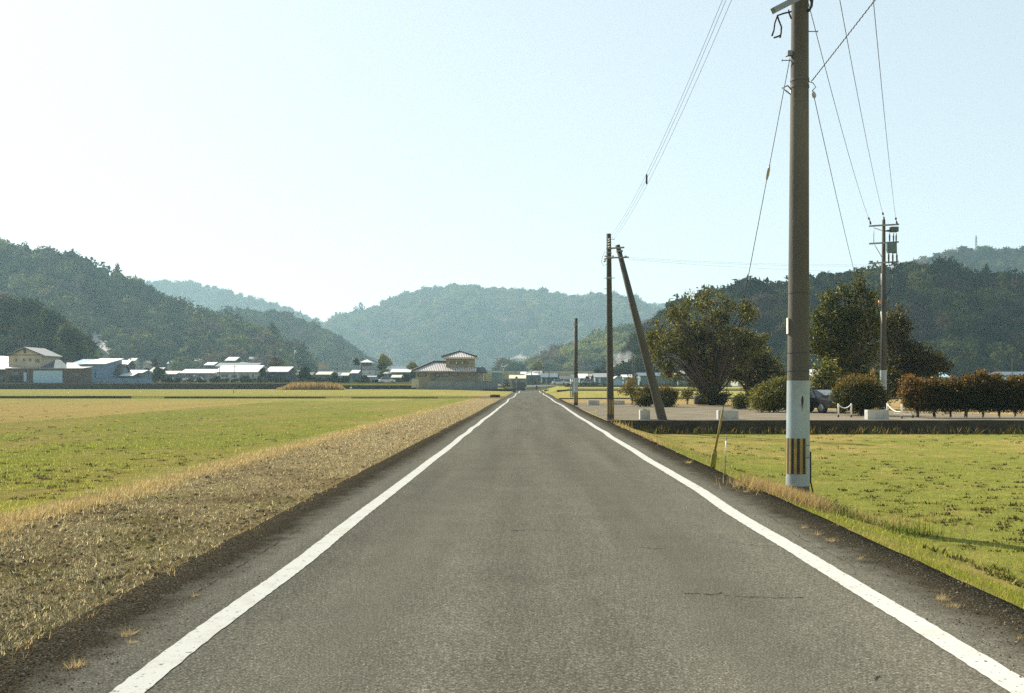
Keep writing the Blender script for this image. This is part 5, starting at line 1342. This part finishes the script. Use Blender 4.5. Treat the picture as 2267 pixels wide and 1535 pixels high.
mb.prism([(g0, YT + .8, pt(0, 824).z), (pt(1079, 0, .8).x, YT + .8, pt(0, 824).z), (pt(1072, 0, 4).x, YT + 4.5, pt(0, 812.5).z), (g0, YT + 4.5, pt(0, 812.5).z)], (0, 0, -.2)); mb.build('side_roof', R_DARK, ht)
for px in (1069.5, 1073.5):
    mb = MB(); mb.box(pt(px, 836, 1.2), (.16, .16, 25 * sT)); mb.build('porch_post', wm_('porch_timber', (.12, .085, .05)), ht)
mb = MB(); mb.box(pt(1014, 794.2, 1.45), (6.0, .1, .28)); mb.build('painted_eave_shade', TRIM, ht)  # dark strip laid on the wall as painted shade under the eave
for (x0, x1, y0, y1, dy) in ((996, 1008, 800, 806, 1.45), (1008.5, 1012.5, 801, 807.5, 1.45), (1013, 1020, 801, 807, 1.45), (1021, 1026, 800, 806.5, 1.45), (1027, 1036, 800, 806, 1.45),
                             (925, 944, 825, 834, -.05), (954, 962, 827, 842, -.05), (964, 974, 826, 836, -.05), (978, 995, 825, 834, -.05), (1000, 1014, 825, 833, -.05), (1041, 1050, 825, 833, -.05)):
    a, c = pt(x0, y1), pt(x1, y0); wb = MB(); wb.box(((a.x + c.x) / 2, YT + dy, (a.z + c.z) / 2), (c.x - a.x, .1, c.z - a.z)); wo_ = wb.build('window', mat('window_frame_dark', (.07, .055, .035), .7, .2) if x0 < 0 else TRIM, ht)
    pb_ = MB(); pb_.box(((a.x + c.x) / 2, YT + dy - .05, (a.z + c.z) / 2), ((c.x - a.x) * .8, .05, (c.z - a.z) * .75)); pb_.build('pane', PANE, wo_)
for px in (1010.5, 1023.5):
    cu = MB(); cu.box(pt(px, 803.8, 1.36), (.28, .04, .42)); cu.build('curtain', W_WHITE, ht)
an = MB(); q_ = pt(965, 802, 4.5); an.tube([q_, q_ + Vector((0, 0, 2.2))], .03, 6); an.bar(q_ + Vector((-.5, 0, 2.0)), q_ + Vector((.5, 0, 2.0)), .04, .04); an.bar(q_ + Vector((-.35, 0, 1.7)), q_ + Vector((.35, 0, 1.7)), .04, .04); an.build('antenna', STEEL, ht)


def pblock(name, label, cat, x0, x1, yt, yb, Yd, t, m_, group=None, cap=None):
    a, c = P(x0, yb, Yd), P(x1, yt, Yd); o = empty(name, (a.x, Yd, a.z), label, cat, group)
    mb = MB(); mb.box(((a.x + c.x) / 2, Yd + t / 2, (a.z - .5 + c.z) / 2), (c.x - a.x, t, c.z - a.z + .5)); mb.build('block', m_, o)
    mb = MB(); mb.box(((a.x + c.x) / 2, Yd + t / 2, c.z + .03), (c.x - a.x + .08, t + .1, .06)); mb.build('coping', cap or m_, o)
    return o


pblock('garden_wall', 'blue-grey block wall running in front of the tiled house', 'wall', 946, 1102, 844.5, 860, YT - 4, .2, BLOCKW, 'garden walls')
pblock('garden_wall', 'short pale end of wall at the left corner of the tiled house', 'wall', 911, 927, 840, 853, YT - 3, .2, W_GREY, 'garden walls')
pblock('garden_wall', 'dark blue-grey rounded wall block standing at the road junction', 'wall', 1134.5, 1162.5, 847, 861, 255, 2.0, mat('dark_block', (.05, .062, .066), .9, .2), 'garden walls')
pblock('garden_wall', 'long low blue wall below the two-roofed house at the left', 'wall', 183, 336, 838, 845, 246, .2, W_BLUE, 'garden walls')
pblock('garden_wall', 'low teal wall with pale coping far right behind the log', 'wall', 1405, 1640, 855.5, 861.5, 235, .3, BLOCKW, 'garden walls', W_GREY)
# right of the junction
house('shed', 'tall blue-grey box shed right of the tiled house', 1089, 1110, 850, 825, 824, 262, 7, 'flat', W_TEAL, SHUT, (), .3, cat='shed')
house('house', 'house with a cream tiled roof behind the wall block at the junction', 1131, 1160, 852, 838.5, 832, 290, 9, 'gx', W_GREY, R_TAN, [(1133, 1138, 842, 846), (1146, 1152, 842, 846)], .6)
house('house', 'teal house with a white hipped roof beyond the end of the road', 1166, 1193, 855, 831.5, 824.5, 300, 9, 'hip', W_TEAL, R_WHITE, [(1168, 1174, 834, 838), (1180, 1186, 834, 838)], .8, ridge=3.2)
house('house', 'dark-roofed house close behind the white hipped roof', 1176, 1198, 840, 829, 822.5, 330, 10, 'gx', W_TEAL, R_GREY, ())
house('house', 'small house with a pale tilted roof left of the white hipped roof', 1155, 1163, 838, 829, 824.5, 320, 8, 'gx', W_TEAL, R_WHITE, ())
house('house', 'blue-roofed house just right of the road end, behind two poles', 1200, 1232, 853, 836, 828, 310, 10, 'gx', W_TEAL, R_BLUE, [(1206, 1211, 840, 845), (1219, 1224, 840, 845)])
house('house', 'gabled blue-grey house between the short pole and the road end', 1219, 1240, 851, 834, 826.5, 335, 12, 'gy', W_TEAL, R_GREY, ())
house('house', 'house with a white gable just right of the short pole', 1284, 1300, 852, 838, 829, 300, 10, 'gx', W_TEAL, R_WHITE, [(1287, 1292, 841, 846)])
house('house', 'pink-walled narrow house left of the braced pole', 1308, 1316, 852, 834, 829.5, 305, 9, 'gx', mat('pink_wall', (.4, .3, .26), .85, .15), R_GREY, ())
house('house', 'grey-roofed house with a tall cream wall beside the braced pole', 1318, 1345, 851, 836, 828, 295, 10, 'gx', W_TEAL, R_GREY, [(1333, 1337, 840, 846)], doors=[(1325, 1329.5, 836, 849, W_WHITE, 'panel')])
house('house', 'blue gable shed right behind the braced pole', 1357, 1378, 850, 842, 834, 280, 9, 'gy', SHUT, R_GREY, ())
house('house', 'white-roofed house below the smoke', 1381, 1398, 846, 836, 831, 300, 8, 'gx', W_TEAL, R_WHITE, ())
house('house', 'dark brown hut behind the sapling', 1388, 1412, 852, 840, 838, 260, 5, 'flat', W_DARK, R_DARK, (), cat='hut')
house('house', 'wide dark blue house behind the paired bushes', 1418, 1500, 854, 833, 827, 262, 10, 'gx', W_TEAL, R_BLUE, [(1428, 1436, 840, 846), (1450, 1462, 838, 846), (1474, 1482, 838, 846)])
house('house', 'house with a pale grey gable left of the fan-shaped tree', 1501, 1535, 854, 832, 820, 258, 9, 'hip', W_TEAL, R_GREY, [(1506, 1512, 838, 846), (1517, 1521, 842, 850)], .7)
house('house', 'grey house with a pale roof seen under the magnolia', 1634, 1662, 856, 838, 829, 250, 9, 'gx', W_GREY, R_GREY, ())
house('house', 'pale house glimpsed behind the young tree right of the near pole', 1788, 1812, 856, 832, 820, 240, 9, 'gx', W_GREY, R_WHITE, [(1795, 1800, 836, 842)])
house('house', 'grey gabled house behind the pointed tree', 1829, 1856, 856, 830, 816, 235, 9, 'gy', W_GREY, R_GREY, ())
house('house', 'pale blue roof showing above the red-topped hedge', 2054, 2097, 860, 836, 828, 150, 6, 'gx', W_TEAL, SHUT, ())
house('house', 'low teal roof behind the hedge at the right frame edge', 2230, 2330, 862, 832, 826, 150, 6, 'gx', W_TEAL, R_BLUE, ())
house('house', 'dark house with a grey roof left of the long low house', 332, 352, 838, 824, 815, 288, 8, 'gx', W_DARK, R_GREY, ())
house('house', 'low house with a dull tan roof behind the grey car', 360, 388, 838, 829, 823, 285, 8, 'gx', W_TEAL, R_TAN, [(366, 371, 831, 835)])
house('house', 'small dark-roofed house between the barn and the reed bed', 664, 688, 842, 833, 826, 300, 8, 'gx', W_TEAL, R_DARK, [(670, 675, 835, 839)])
house('house', 'grey house with a dark roof above the reed bed middle', 728, 752, 844, 833, 826, 302, 8, 'gx', W_GREY, R_BLUE, [(733, 738, 836, 840)])
house('house', 'small grey-roofed house left of the cypress shrubs', 834, 850, 842, 831, 825, 305, 8, 'gx', W_TEAL, R_GREY, ())
house('house', 'low dark-roofed house right of the road end, near the white guard rail', 1242, 1266, 851, 840, 834, 305, 8, 'gx', W_TEAL, R_DARK, [(1248, 1253, 843, 847)])
house('house', 'house with a dull blue roof between the short pole and the white gable', 1268, 1284, 851, 838, 831, 318, 8, 'gx', W_GREY, R_BLUE, ())
house('house', 'small house with a pale roof end left of the smoke', 1346, 1358, 849, 837, 830, 310, 8, 'gy', W_GREY, R_GREY, ())
for lb, x0, x1, yb, yt, Yd in (('long dark hedge in front of the longest white roof', 438, 640, 848, 837, 258), ('dark shrubby hedge behind the reed bed', 655, 770, 849, 835, 256), ('low dark hedge along the yard left of the tiled house', 790, 850, 849, 840, 252), ('low hedge under the houses right of the short pole', 1246, 1350, 854, 847, 272), ('dark shrub row in front of the grey car', 340, 398, 848, 836, 252), ('dark hedge below the wide dark blue house', 1415, 1545, 856, 848, 245)):
    rng = np.random.default_rng(int(x0)); n = int((x1 - x0) / 3); px_ = rng.uniform(x0, x1, n); hh = (yb - yt) / F * Yd; zb_ = CH - (yb - HY) / F * Yd
    o = empty('hedge', P((x0 + x1) / 2, yb, Yd), lb, 'hedge', 'village hedges'); r_ = hh * rng.uniform(.3, .55, n)
    forest_mesh('foliage', np.stack([(px_ - VX) / F * Yd, Yd + rng.uniform(-1.2, 1.2, n), zb_ + hh * rng.uniform(.2, .7, n)], 1), r_, pick([(.03, .045, .02), (.05, .065, .024), (.10, .085, .045)], [.5, .35, .15], n, rng), CROWN, rng, conifer=0, parent=o)
    mb = MB()
    for k in range(max(3, n // 6)): xx = (x0 + (x1 - x0) * (k + .5) / max(3, n // 6) - VX) / F * Yd; mb.tube([(xx, Yd, min(zb_, float(gz(xx, Yd))) - .3), (xx, Yd, zb_ + hh * .4)], .07, 5)
    sm_ = mb.build('stem', BARK, o); sm_['kind'] = 'stuff'
for lb, x0, x1, yb, ye, yr, rt, wl, rf in (('small grey house on the slope above the two-roofed house', 284, 298, 806, 799, 794, 'gx', W_GREY, R_GREY), ('tan-walled cottage on the slope right of the terraces', 316, 327, 811, 804, 799.5, 'gy', W_BEIGE, R_GREY), ('small white-walled house on the slope above the grey car', 371, 383, 812, 805.5, 801, 'gx', W_WHITE, R_BLUE), ('dark-roofed cottage on the slope left of the tiny tilted white roof', 432, 445, 806, 799.5, 795, 'gx', W_GREY, R_DARK), ('blue-roofed cottage among trees above the longest white roof', 548, 560, 802, 795.5, 791, 'gx', W_WHITE, R_BLUE)):
    yh = on_hill('near', (x0 + x1) / 2, yb).y - 14
    house('house', lb, x0, x1, yb, ye, yr, yh, 6, rt, wl, rf, [((x0 * 2 + x1) / 3, (x0 * 2 + x1) / 3 + 2.5, ye + 1.8, ye + 4)], .5)
house('house', 'small white house low on the tan cut of the centre hill', 1138.5, 1142, 790, 788, 786.5, on_hill('centre', 1140, 790).y - 4, 8, 'gx', W_WHITE, R_WHITE, ())
house('shed', 'tiny white shed beside the winding hill lane', 212, 225, 747, 744.5, 742, on_hill('near', 218, 747).y - 1, 5, 'gx', W_WHITE, R_WHITE, (), cat='shed')

# ---- small village furniture
def far_pole(label, px, yt, yb, Yd, arms=1, r=.14, panel=None):
    o = empty('utility_pole', P(px, yb, Yd), label, 'utility pole', 'far village poles'); a, c = P(px, yb, Yd) - Vector((0, 0, .8)), P(px, yt, Yd)
    a.z = min(a.z, float(gz(a.x, a.y)) - .3)
    mb = MB(); mb.tube([a, c], [r, r * .7], 10); mb.build('shaft', POLED, o)
    for k in range(arms): mb = MB(); mb.box((c.x, Yd - .12, c.z - .5 - k * .9), (1.5, .1, .1)); mb.build('crossarm', STEEL, o)
    return o


far_pole('thin pole in front of the teal house, left of the road end axis', 1177, 820, 853, 288, 1)
far_pole('middle dark pole in front of the white hipped roof', 1193.5, 816, 853, 285, 1)
far_pole('dark pole with crossarms just right of the road end', 1215.5, 812, 853, 283, 2)
far_pole('thick dark pole in front of the blank-walled warehouse', 800, 804, 847, 268, 0, .2)
far_pole('thin pole above the reed bed', 746.5, 803, 846, 275, 1, .1)
far_pole('slim pole in front of the longest white roof', 519.5, 808, 846, 262, 1, .08)
far_pole('dark pole at the left end of the longest white roof', 486, 812, 846, 262, 0, .1)
far_pole('tall dark pole of the pair behind the leaning pole', 1401, 782, 850, 255, 1, .15)
far_pole('slanted partner of the pole pair behind the leaning pole', 1405, 790, 850, 255.6, 0, .12)
far_pole('short pale pole right of the leaning pole', 1479, 833, 858, 235, 0, .07)
far_pole('pale blue pole above the hedge at the right', 2241, 796, 850, 150, 0, .07)
far_pole('thin leafless post in the left field', 517, 856, 876, 165, 0, .05)


def sign(name, label, cat, px, yt, yb, Yd, r, m_):
    o = empty(name, P(px, yb, Yd), label, cat); mb = MB(); mb.tube([P(px, yb, Yd) - Vector((0, 0, .3)), P(px, yt, Yd)], .05, 8); mb.build('post', STEEL, o)
    mb = MB(); c = P(px, yt + 2, Yd); mb.tube([c + Vector((0, -.06, 0)), c + Vector((0, .02, 0))], r, 20); mb.build('disc', m_, o); return o


SIGNB = mat('sign_back', (.09, .075, .03), .6, .2)
sign('road_sign', 'round dark sign on a thin post left of the road end', 'road sign', 1143.5, 834.5, 862, 246, .30, SIGNB)
sign('road_sign', 'round dark sign on a thin post right of the road end', 'road sign', 1209.5, 836, 862, 246, .32, SIGNB)
o = empty('street_lamp', P(1115, 840, 270), 'post carrying a slanted white panel right of the tiled house', 'lamp'); mb = MB(); mb.tube([P(1115, 848, 270), P(1115, 812, 270)], .07, 8); mb.build('post', STEEL, o)
mb = MB(); mb.prism([P(1109, 812.5, 270), P(1117, 810, 270), P(1125, 806.5, 270), P(1123, 809, 270), P(1116, 812.5, 270)], (0, .5, 0)); mb.build('panel', WHITE, o)
o = empty('flood_lamp', P(652, 838, 278), 'tall slender mast with a white lamp head behind the grey gable house', 'lamp'); mb = MB(); mb.tube([P(652, 842, 278), P(652, 781, 278)], .06, 8); mb.build('mast', STEEL, o)
mb = MB(); mb.tube([P(652, 781, 278), P(653, 778, 278), P(656, 781, 278)], [.15, .32, .12], 10); mb.build('lamp_head', WHITE, o); mb = MB(); mb.bar(P(650.5, 798, 278), P(658, 797.5, 278), .1, .1); mb.build('arm', STEEL, o)
# guard rail beyond the junction
o = empty('guard_rail', P(1167, 858, 279), 'long white guard rail beyond the end of the road', 'guard rail'); mb = MB(); a, c = P(1166, 855, 279), P(1244, 854.5, 279); mb.bar(a, c, .12, .55); mb.build('rail', WHITE, o)
for k in range(8): q_ = a.lerp(c, (k + .5) / 8); mb = MB(); mb.tube([q_ - Vector((0, -.15, .9)), q_ + Vector((0, .15, .25))], .07, 8); mb.build('post', STEEL, o)
o = empty('guard_rail', P(1413, 862, 225), 'pale blue open railing behind the sapling', 'railing'); mb = MB(); mb.bar(P(1412, 855, 225), P(1432, 855, 225), .08, .1); mb.bar(P(1412, 860, 225), P(1432, 860, 225), .08, .1); mb.build('rail', SHUT, o)
for px in (1412.5, 1422, 1431.5): mb = MB(); mb.bar(P(px, 863, 225), P(px, 855, 225), .09, .09); mb.build('post', SHUT, o)
bo = empty('bollard', P(1188, 861, 262), 'small dark bollard standing at the end of the road', 'bollard'); mb = MB(); mb.tube([P(1188, 861, 262) - Vector((0, 0, .2)), P(1188, 855, 262), P(1188, 853.5, 262)], [.24, .24, .12], 12); mb.build('post', STRIPE, bo)
mb = MB(); mb.tube([P(1188, 858, 262), P(1188, 857, 262)], .26, 12); mb.build('band', mat('red_band', (.25, .03, .02), .6, .1), bo)
# vehicles in the village
for lb, px, yb, Yd, rz_, bd, kd in (('dark van with white roof edge parked at the wall by the junction', 1119, 857.5, 240, R(-80), DARKCAR, 'van'), ('white car parked left of the dark van by the junction', 1105, 857.5, 243, R(0), WHITECAR, 'sedan'),
                                ('small white truck-like van parked below the long low house', 404, 846, 262, R(-75), WHITECAR, 'van'), ('dark van parked right of the small white van', 424, 846, 262, R(-85), DARKCAR, 'van'), ('white car half hidden by shrubs below the longest white roof', 436, 846.5, 262, R(180), WHITECAR, 'sedan'),
                                ('grey car in the left yard beside the brown annex', 372, 847, 255, R(170), SILV, 'sedan'), ('white car in the yard left of the tiled house', 857, 848, 245, R(5), WHITECAR, 'sedan'), ('small white car far right of the road end', 1238, 852, 275, R(0), WHITECAR, 'sedan'), ('white car parked near the short pole', 1252, 852, 278, R(180), WHITECAR, 'sedan'),
                                ('light car parked by the pink-walled narrow house', 1303, 851, 282, R(0), SILV, 'sedan')):
    q_ = P(px, yb, Yd); car(lb, (q_.x, Yd, q_.z), rz_, bd, kind=kd, H=1.85 if kd == 'van' else 1.45, L=3.6 if kd == 'van' else 4.1, group='vehicles in the village')

# lattice mast on the far right hill
o = empty('radio_mast', P(2161, 560, 990), 'slender steel lattice mast on the far right hilltop', 'mast'); mb = MB(); a, c = P(2161, 556, 990), P(2161, 522, 990)
for dx, dy in ((-.9, -.9), (.9, -.9), (.9, .9), (-.9, .9)): mb.tube([a + Vector((dx, dy, -2)), c + Vector((dx * .25, dy * .25, 0))], .16, 5)
for k in range(9):
    t0, t1 = k / 9, (k + 1) / 9; w0, w1 = .9 * (1 - .75 * t0), .9 * (1 - .75 * t1)
    mb.tube([a.lerp(c, t0) + Vector((-w0, -w0, 0)), a.lerp(c, t1) + Vector((w1, -w1, 0))], .1, 4); mb.tube([a.lerp(c, t0) + Vector((w0, -w0, 0)), a.lerp(c, t1) + Vector((-w1, -w1, 0))], .1, 4)
mb.build('lattice', STEEL, o); mb = MB(); mb.bar(a.lerp(c, .8) + Vector((-2, 0, 0)), a.lerp(c, .8) + Vector((2, 0, 0)), .2, .2); mb.bar(a.lerp(c, .6) + Vector((-2, 0, 0)), a.lerp(c, .6) + Vector((2, 0, 0)), .2, .2); mb.build('crossarm', STEEL, o)

# village trees, each its own thing
VT = [('round pale-topped tree left of the tiled house, bigger of two', 850, 300, 18, 836, 780, 'y'), ('round pale-topped tree just left of the tiled roof, smaller of two', 912, 295, 16, 838, 800, 'y'),
      ('dark cone tree on the bank left of the pavilion', 789, 340, 8, 812, 793, 'd'), ('bare brownish tree behind the terraces', 343, 310, 11, 815, 789, 'b'),
      ('dark rounded tree between the beige house and the hill lane', 160, 300, 30, 800, 720, 'd'), ('dark tree left of the long low house', 352, 285, 18, 846, 812, 'd'), ('dark shrub tree right of the two-roofed house', 325, 270, 12, 845, 815, 'd'),
      ('bare grey tree at the end of the wooded spur', 612, 300, 22, 836, 786, 'b'), ('dark tree between longest white roof and the barn', 581, 268, 10, 846, 812, 'd'),
      ('dark bushy tree behind the reed bed, leftmost of four', 676, 262, 18, 850, 812, 'd'), ('bluish dark tree behind the reed bed, second of four', 697, 270, 14, 850, 836, 'd'), ('dark rounded tree behind the reed bed, third of four', 741, 262, 12, 850, 826, 'd'), ('dark tree behind the reed bed, last of four', 762, 265, 12, 850, 833, 'd'),
      ('dark green tree below the blank-walled warehouse', 808, 268, 12, 850, 833, 'd'), ('narrow dark cypress beside the small pale-roofed house', 844, 262, 5, 850, 826, 'c'), ('second dark cypress left of the tiled house', 837, 263, 5, 850, 828, 'c'),
      ('dark tree behind the tan-roofed shed', 898, 275, 14, 848, 830, 'd'), ('brown bare tree right of the tiled house', 1182, 282, 9, 856, 842, 'b'), ('yellow-green tree above the road end', 1190, 420, 18, 835, 800, 'y'),
      ('dark green tree left of the braced pole', 1300, 290, 8, 850, 832, 'd'), ('dark rounded tree among houses right of the short pole', 1322, 330, 12, 840, 815, 'd'), ('dark tree behind the smoke, tall and narrow', 1412, 300, 14, 845, 790, 'd'),
      ('dark shrub tree at the foot of the beige house', 176, 240, 10, 850, 842, 'd'), ('dark low tree below the longest white roof', 480, 262, 14, 848, 836, 'd'), ('low dark hedge-like tree below the longest white roof, right end', 545, 262, 16, 848, 835, 'd'), ('low shrub tree below the barn', 615, 263, 14, 848, 837, 'd'),
      ('bare branched tree on the right hill crest near the pole', 1742, 400, 9, 640, 608, 'b'), ('dark dome tree on the right hill crest, right of the near pole', 1822, 395, 20, 640, 602, 'd'), ('tall pine on the right hill crest behind the pointed tree', 1912, 392, 8, 625, 592, 'c'), ('dark flat tree on the left hill crest', 168, 612, 14, 580, 561, 'd')]
for k, (lb, px, Yd, hw, yb, yt, kd) in enumerate(VT):
    rng = np.random.default_rng(300 + k); b = P(px, yb, Yd)
    if 'right hill crest' in lb: b = on_hill('right', px, yb); Yd = b.y
    if 'left hill crest' in lb: b = on_hill('near', px, yb); Yd = b.y
    s = Yd / F; Wd, Ht = hw * s, (yb - yt) * s
    o = empty('tree', b, lb, 'tree', 'trees of the village and hills')
    n = 26 if kd != 'c' else 16; t = rng.random(n) ** .8
    rr_ = rng.random(n) ** .5 * (np.sin(np.clip(t * .85 + .15, 0, 1) * math.pi) ** .6 if kd != 'c' else (1 - t * .8)); an_ = rng.uniform(0, 6.28, n)
    pos = np.stack([b.x + np.cos(an_) * rr_ * Wd * .72, Yd + np.sin(an_) * rr_ * Wd * .72, b.z + Ht * (.12 + .74 * t)], 1)
    col = {'d': [(.03, .045, .02), (.045, .06, .022)], 'y': [(.06, .08, .03), (.22, .2, .07)], 'b': [(.15, .115, .08), (.12, .095, .07)], 'c': [(.025, .04, .02), (.035, .05, .02)]}[kd]
    tint = pick(col, [.6, .4] if kd != 'y' else [.5, .5], n, rng)
    if kd == 'y': hi = (pos[:, 2] - b.z) / Ht > .6; tint[hi] = pick([(.24, .22, .08)], [1], int(hi.sum()), rng)
    forest_mesh('crown', pos, np.full(n, Wd * .42) * rng.uniform(.7, 1.2, n) * (1 if kd != 'b' else .8), tint, CROWN, rng, conifer=0, parent=o)
    mb = MB(); mb.tube([Vector((b.x, b.y, min(b.z - .8, float(gz(b.x, b.y)) - .3) if 'crest' not in lb else b.z - 2)), b + Vector((0, 0, Ht * .5))], [Wd * .09, Wd * .05], 7); mb.build('trunk', BARK, o)

# village wires
for lb, a, c in (('wire looping between the village poles right of the road end', P(1215, 814, 283), P(1401, 786, 255)), ('second wire looping right of the road end', P(1193, 818, 285), P(1401, 790, 255)), ('wire from the road-end pole to the left village pole', P(1177, 822, 288), P(800, 806, 268))):
    wire(lb, a, c, 1.2, .02, group='village wires', m=STEEL)

# smoke from a field fire
m, nt, N, L = nt_new('smoke')
out = N.new('ShaderNodeOutputMaterial'); pv = N.new('ShaderNodeVolumePrincipled'); L.new(pv.outputs[0], out.inputs['Volume'])
tc = N.new('ShaderNodeTexCoord'); ps = tc.outputs['Object']; n1 = noise(N, L, ps, .22, 4, .65)
gr_ = N.new('ShaderNodeTexGradient'); gr_.gradient_type = 'SPHERICAL'
mp = N.new('ShaderNodeMapping'); mp.inputs['Scale'].default_value = (1 / 6.5, 1 / 5.0, 1 / 7.5); L.new(ps, mp.inputs[0]); L.new(mp.outputs[0], gr_.inputs[0])
r1 = ramp(N, [(.42, (0, 0, 0)), (.68, (1, 1, 1))]); L.new(n1, r1.inputs[0])
mu = N.new('ShaderNodeMath'); mu.operation = 'MULTIPLY'; L.new(r1.outputs[0], mu.inputs[0]); L.new(gr_.outputs['Fac'], mu.inputs[1])
mu2 = N.new('ShaderNodeMath'); mu2.operation = 'MULTIPLY'; mu2.inputs[1].default_value = .55; L.new(mu.outputs[0], mu2.inputs[0]); L.new(mu2.outputs[0], pv.inputs['Density'])
pv.inputs['Color'].default_value = (.92, .94, .95, 1); pv.inputs['Anisotropy'].default_value = .2
bm = bmesh.new(); bmesh.ops.create_icosphere(bm, subdivisions=3, radius=1)
for v_ in bm.verts: v_.co = Vector((v_.co.x * 6.5 - v_.co.z * 1.5, v_.co.y * 5, v_.co.z * 7.5))
me = bpy.data.meshes.new('smoke'); bm.to_mesh(me); bm.free(); me.materials.append(m)
so_ = bpy.data.objects.new('smoke', me); COL.objects.link(so_); so_.location = P(1379, 815, 345); tag(so_, kind='stuff')
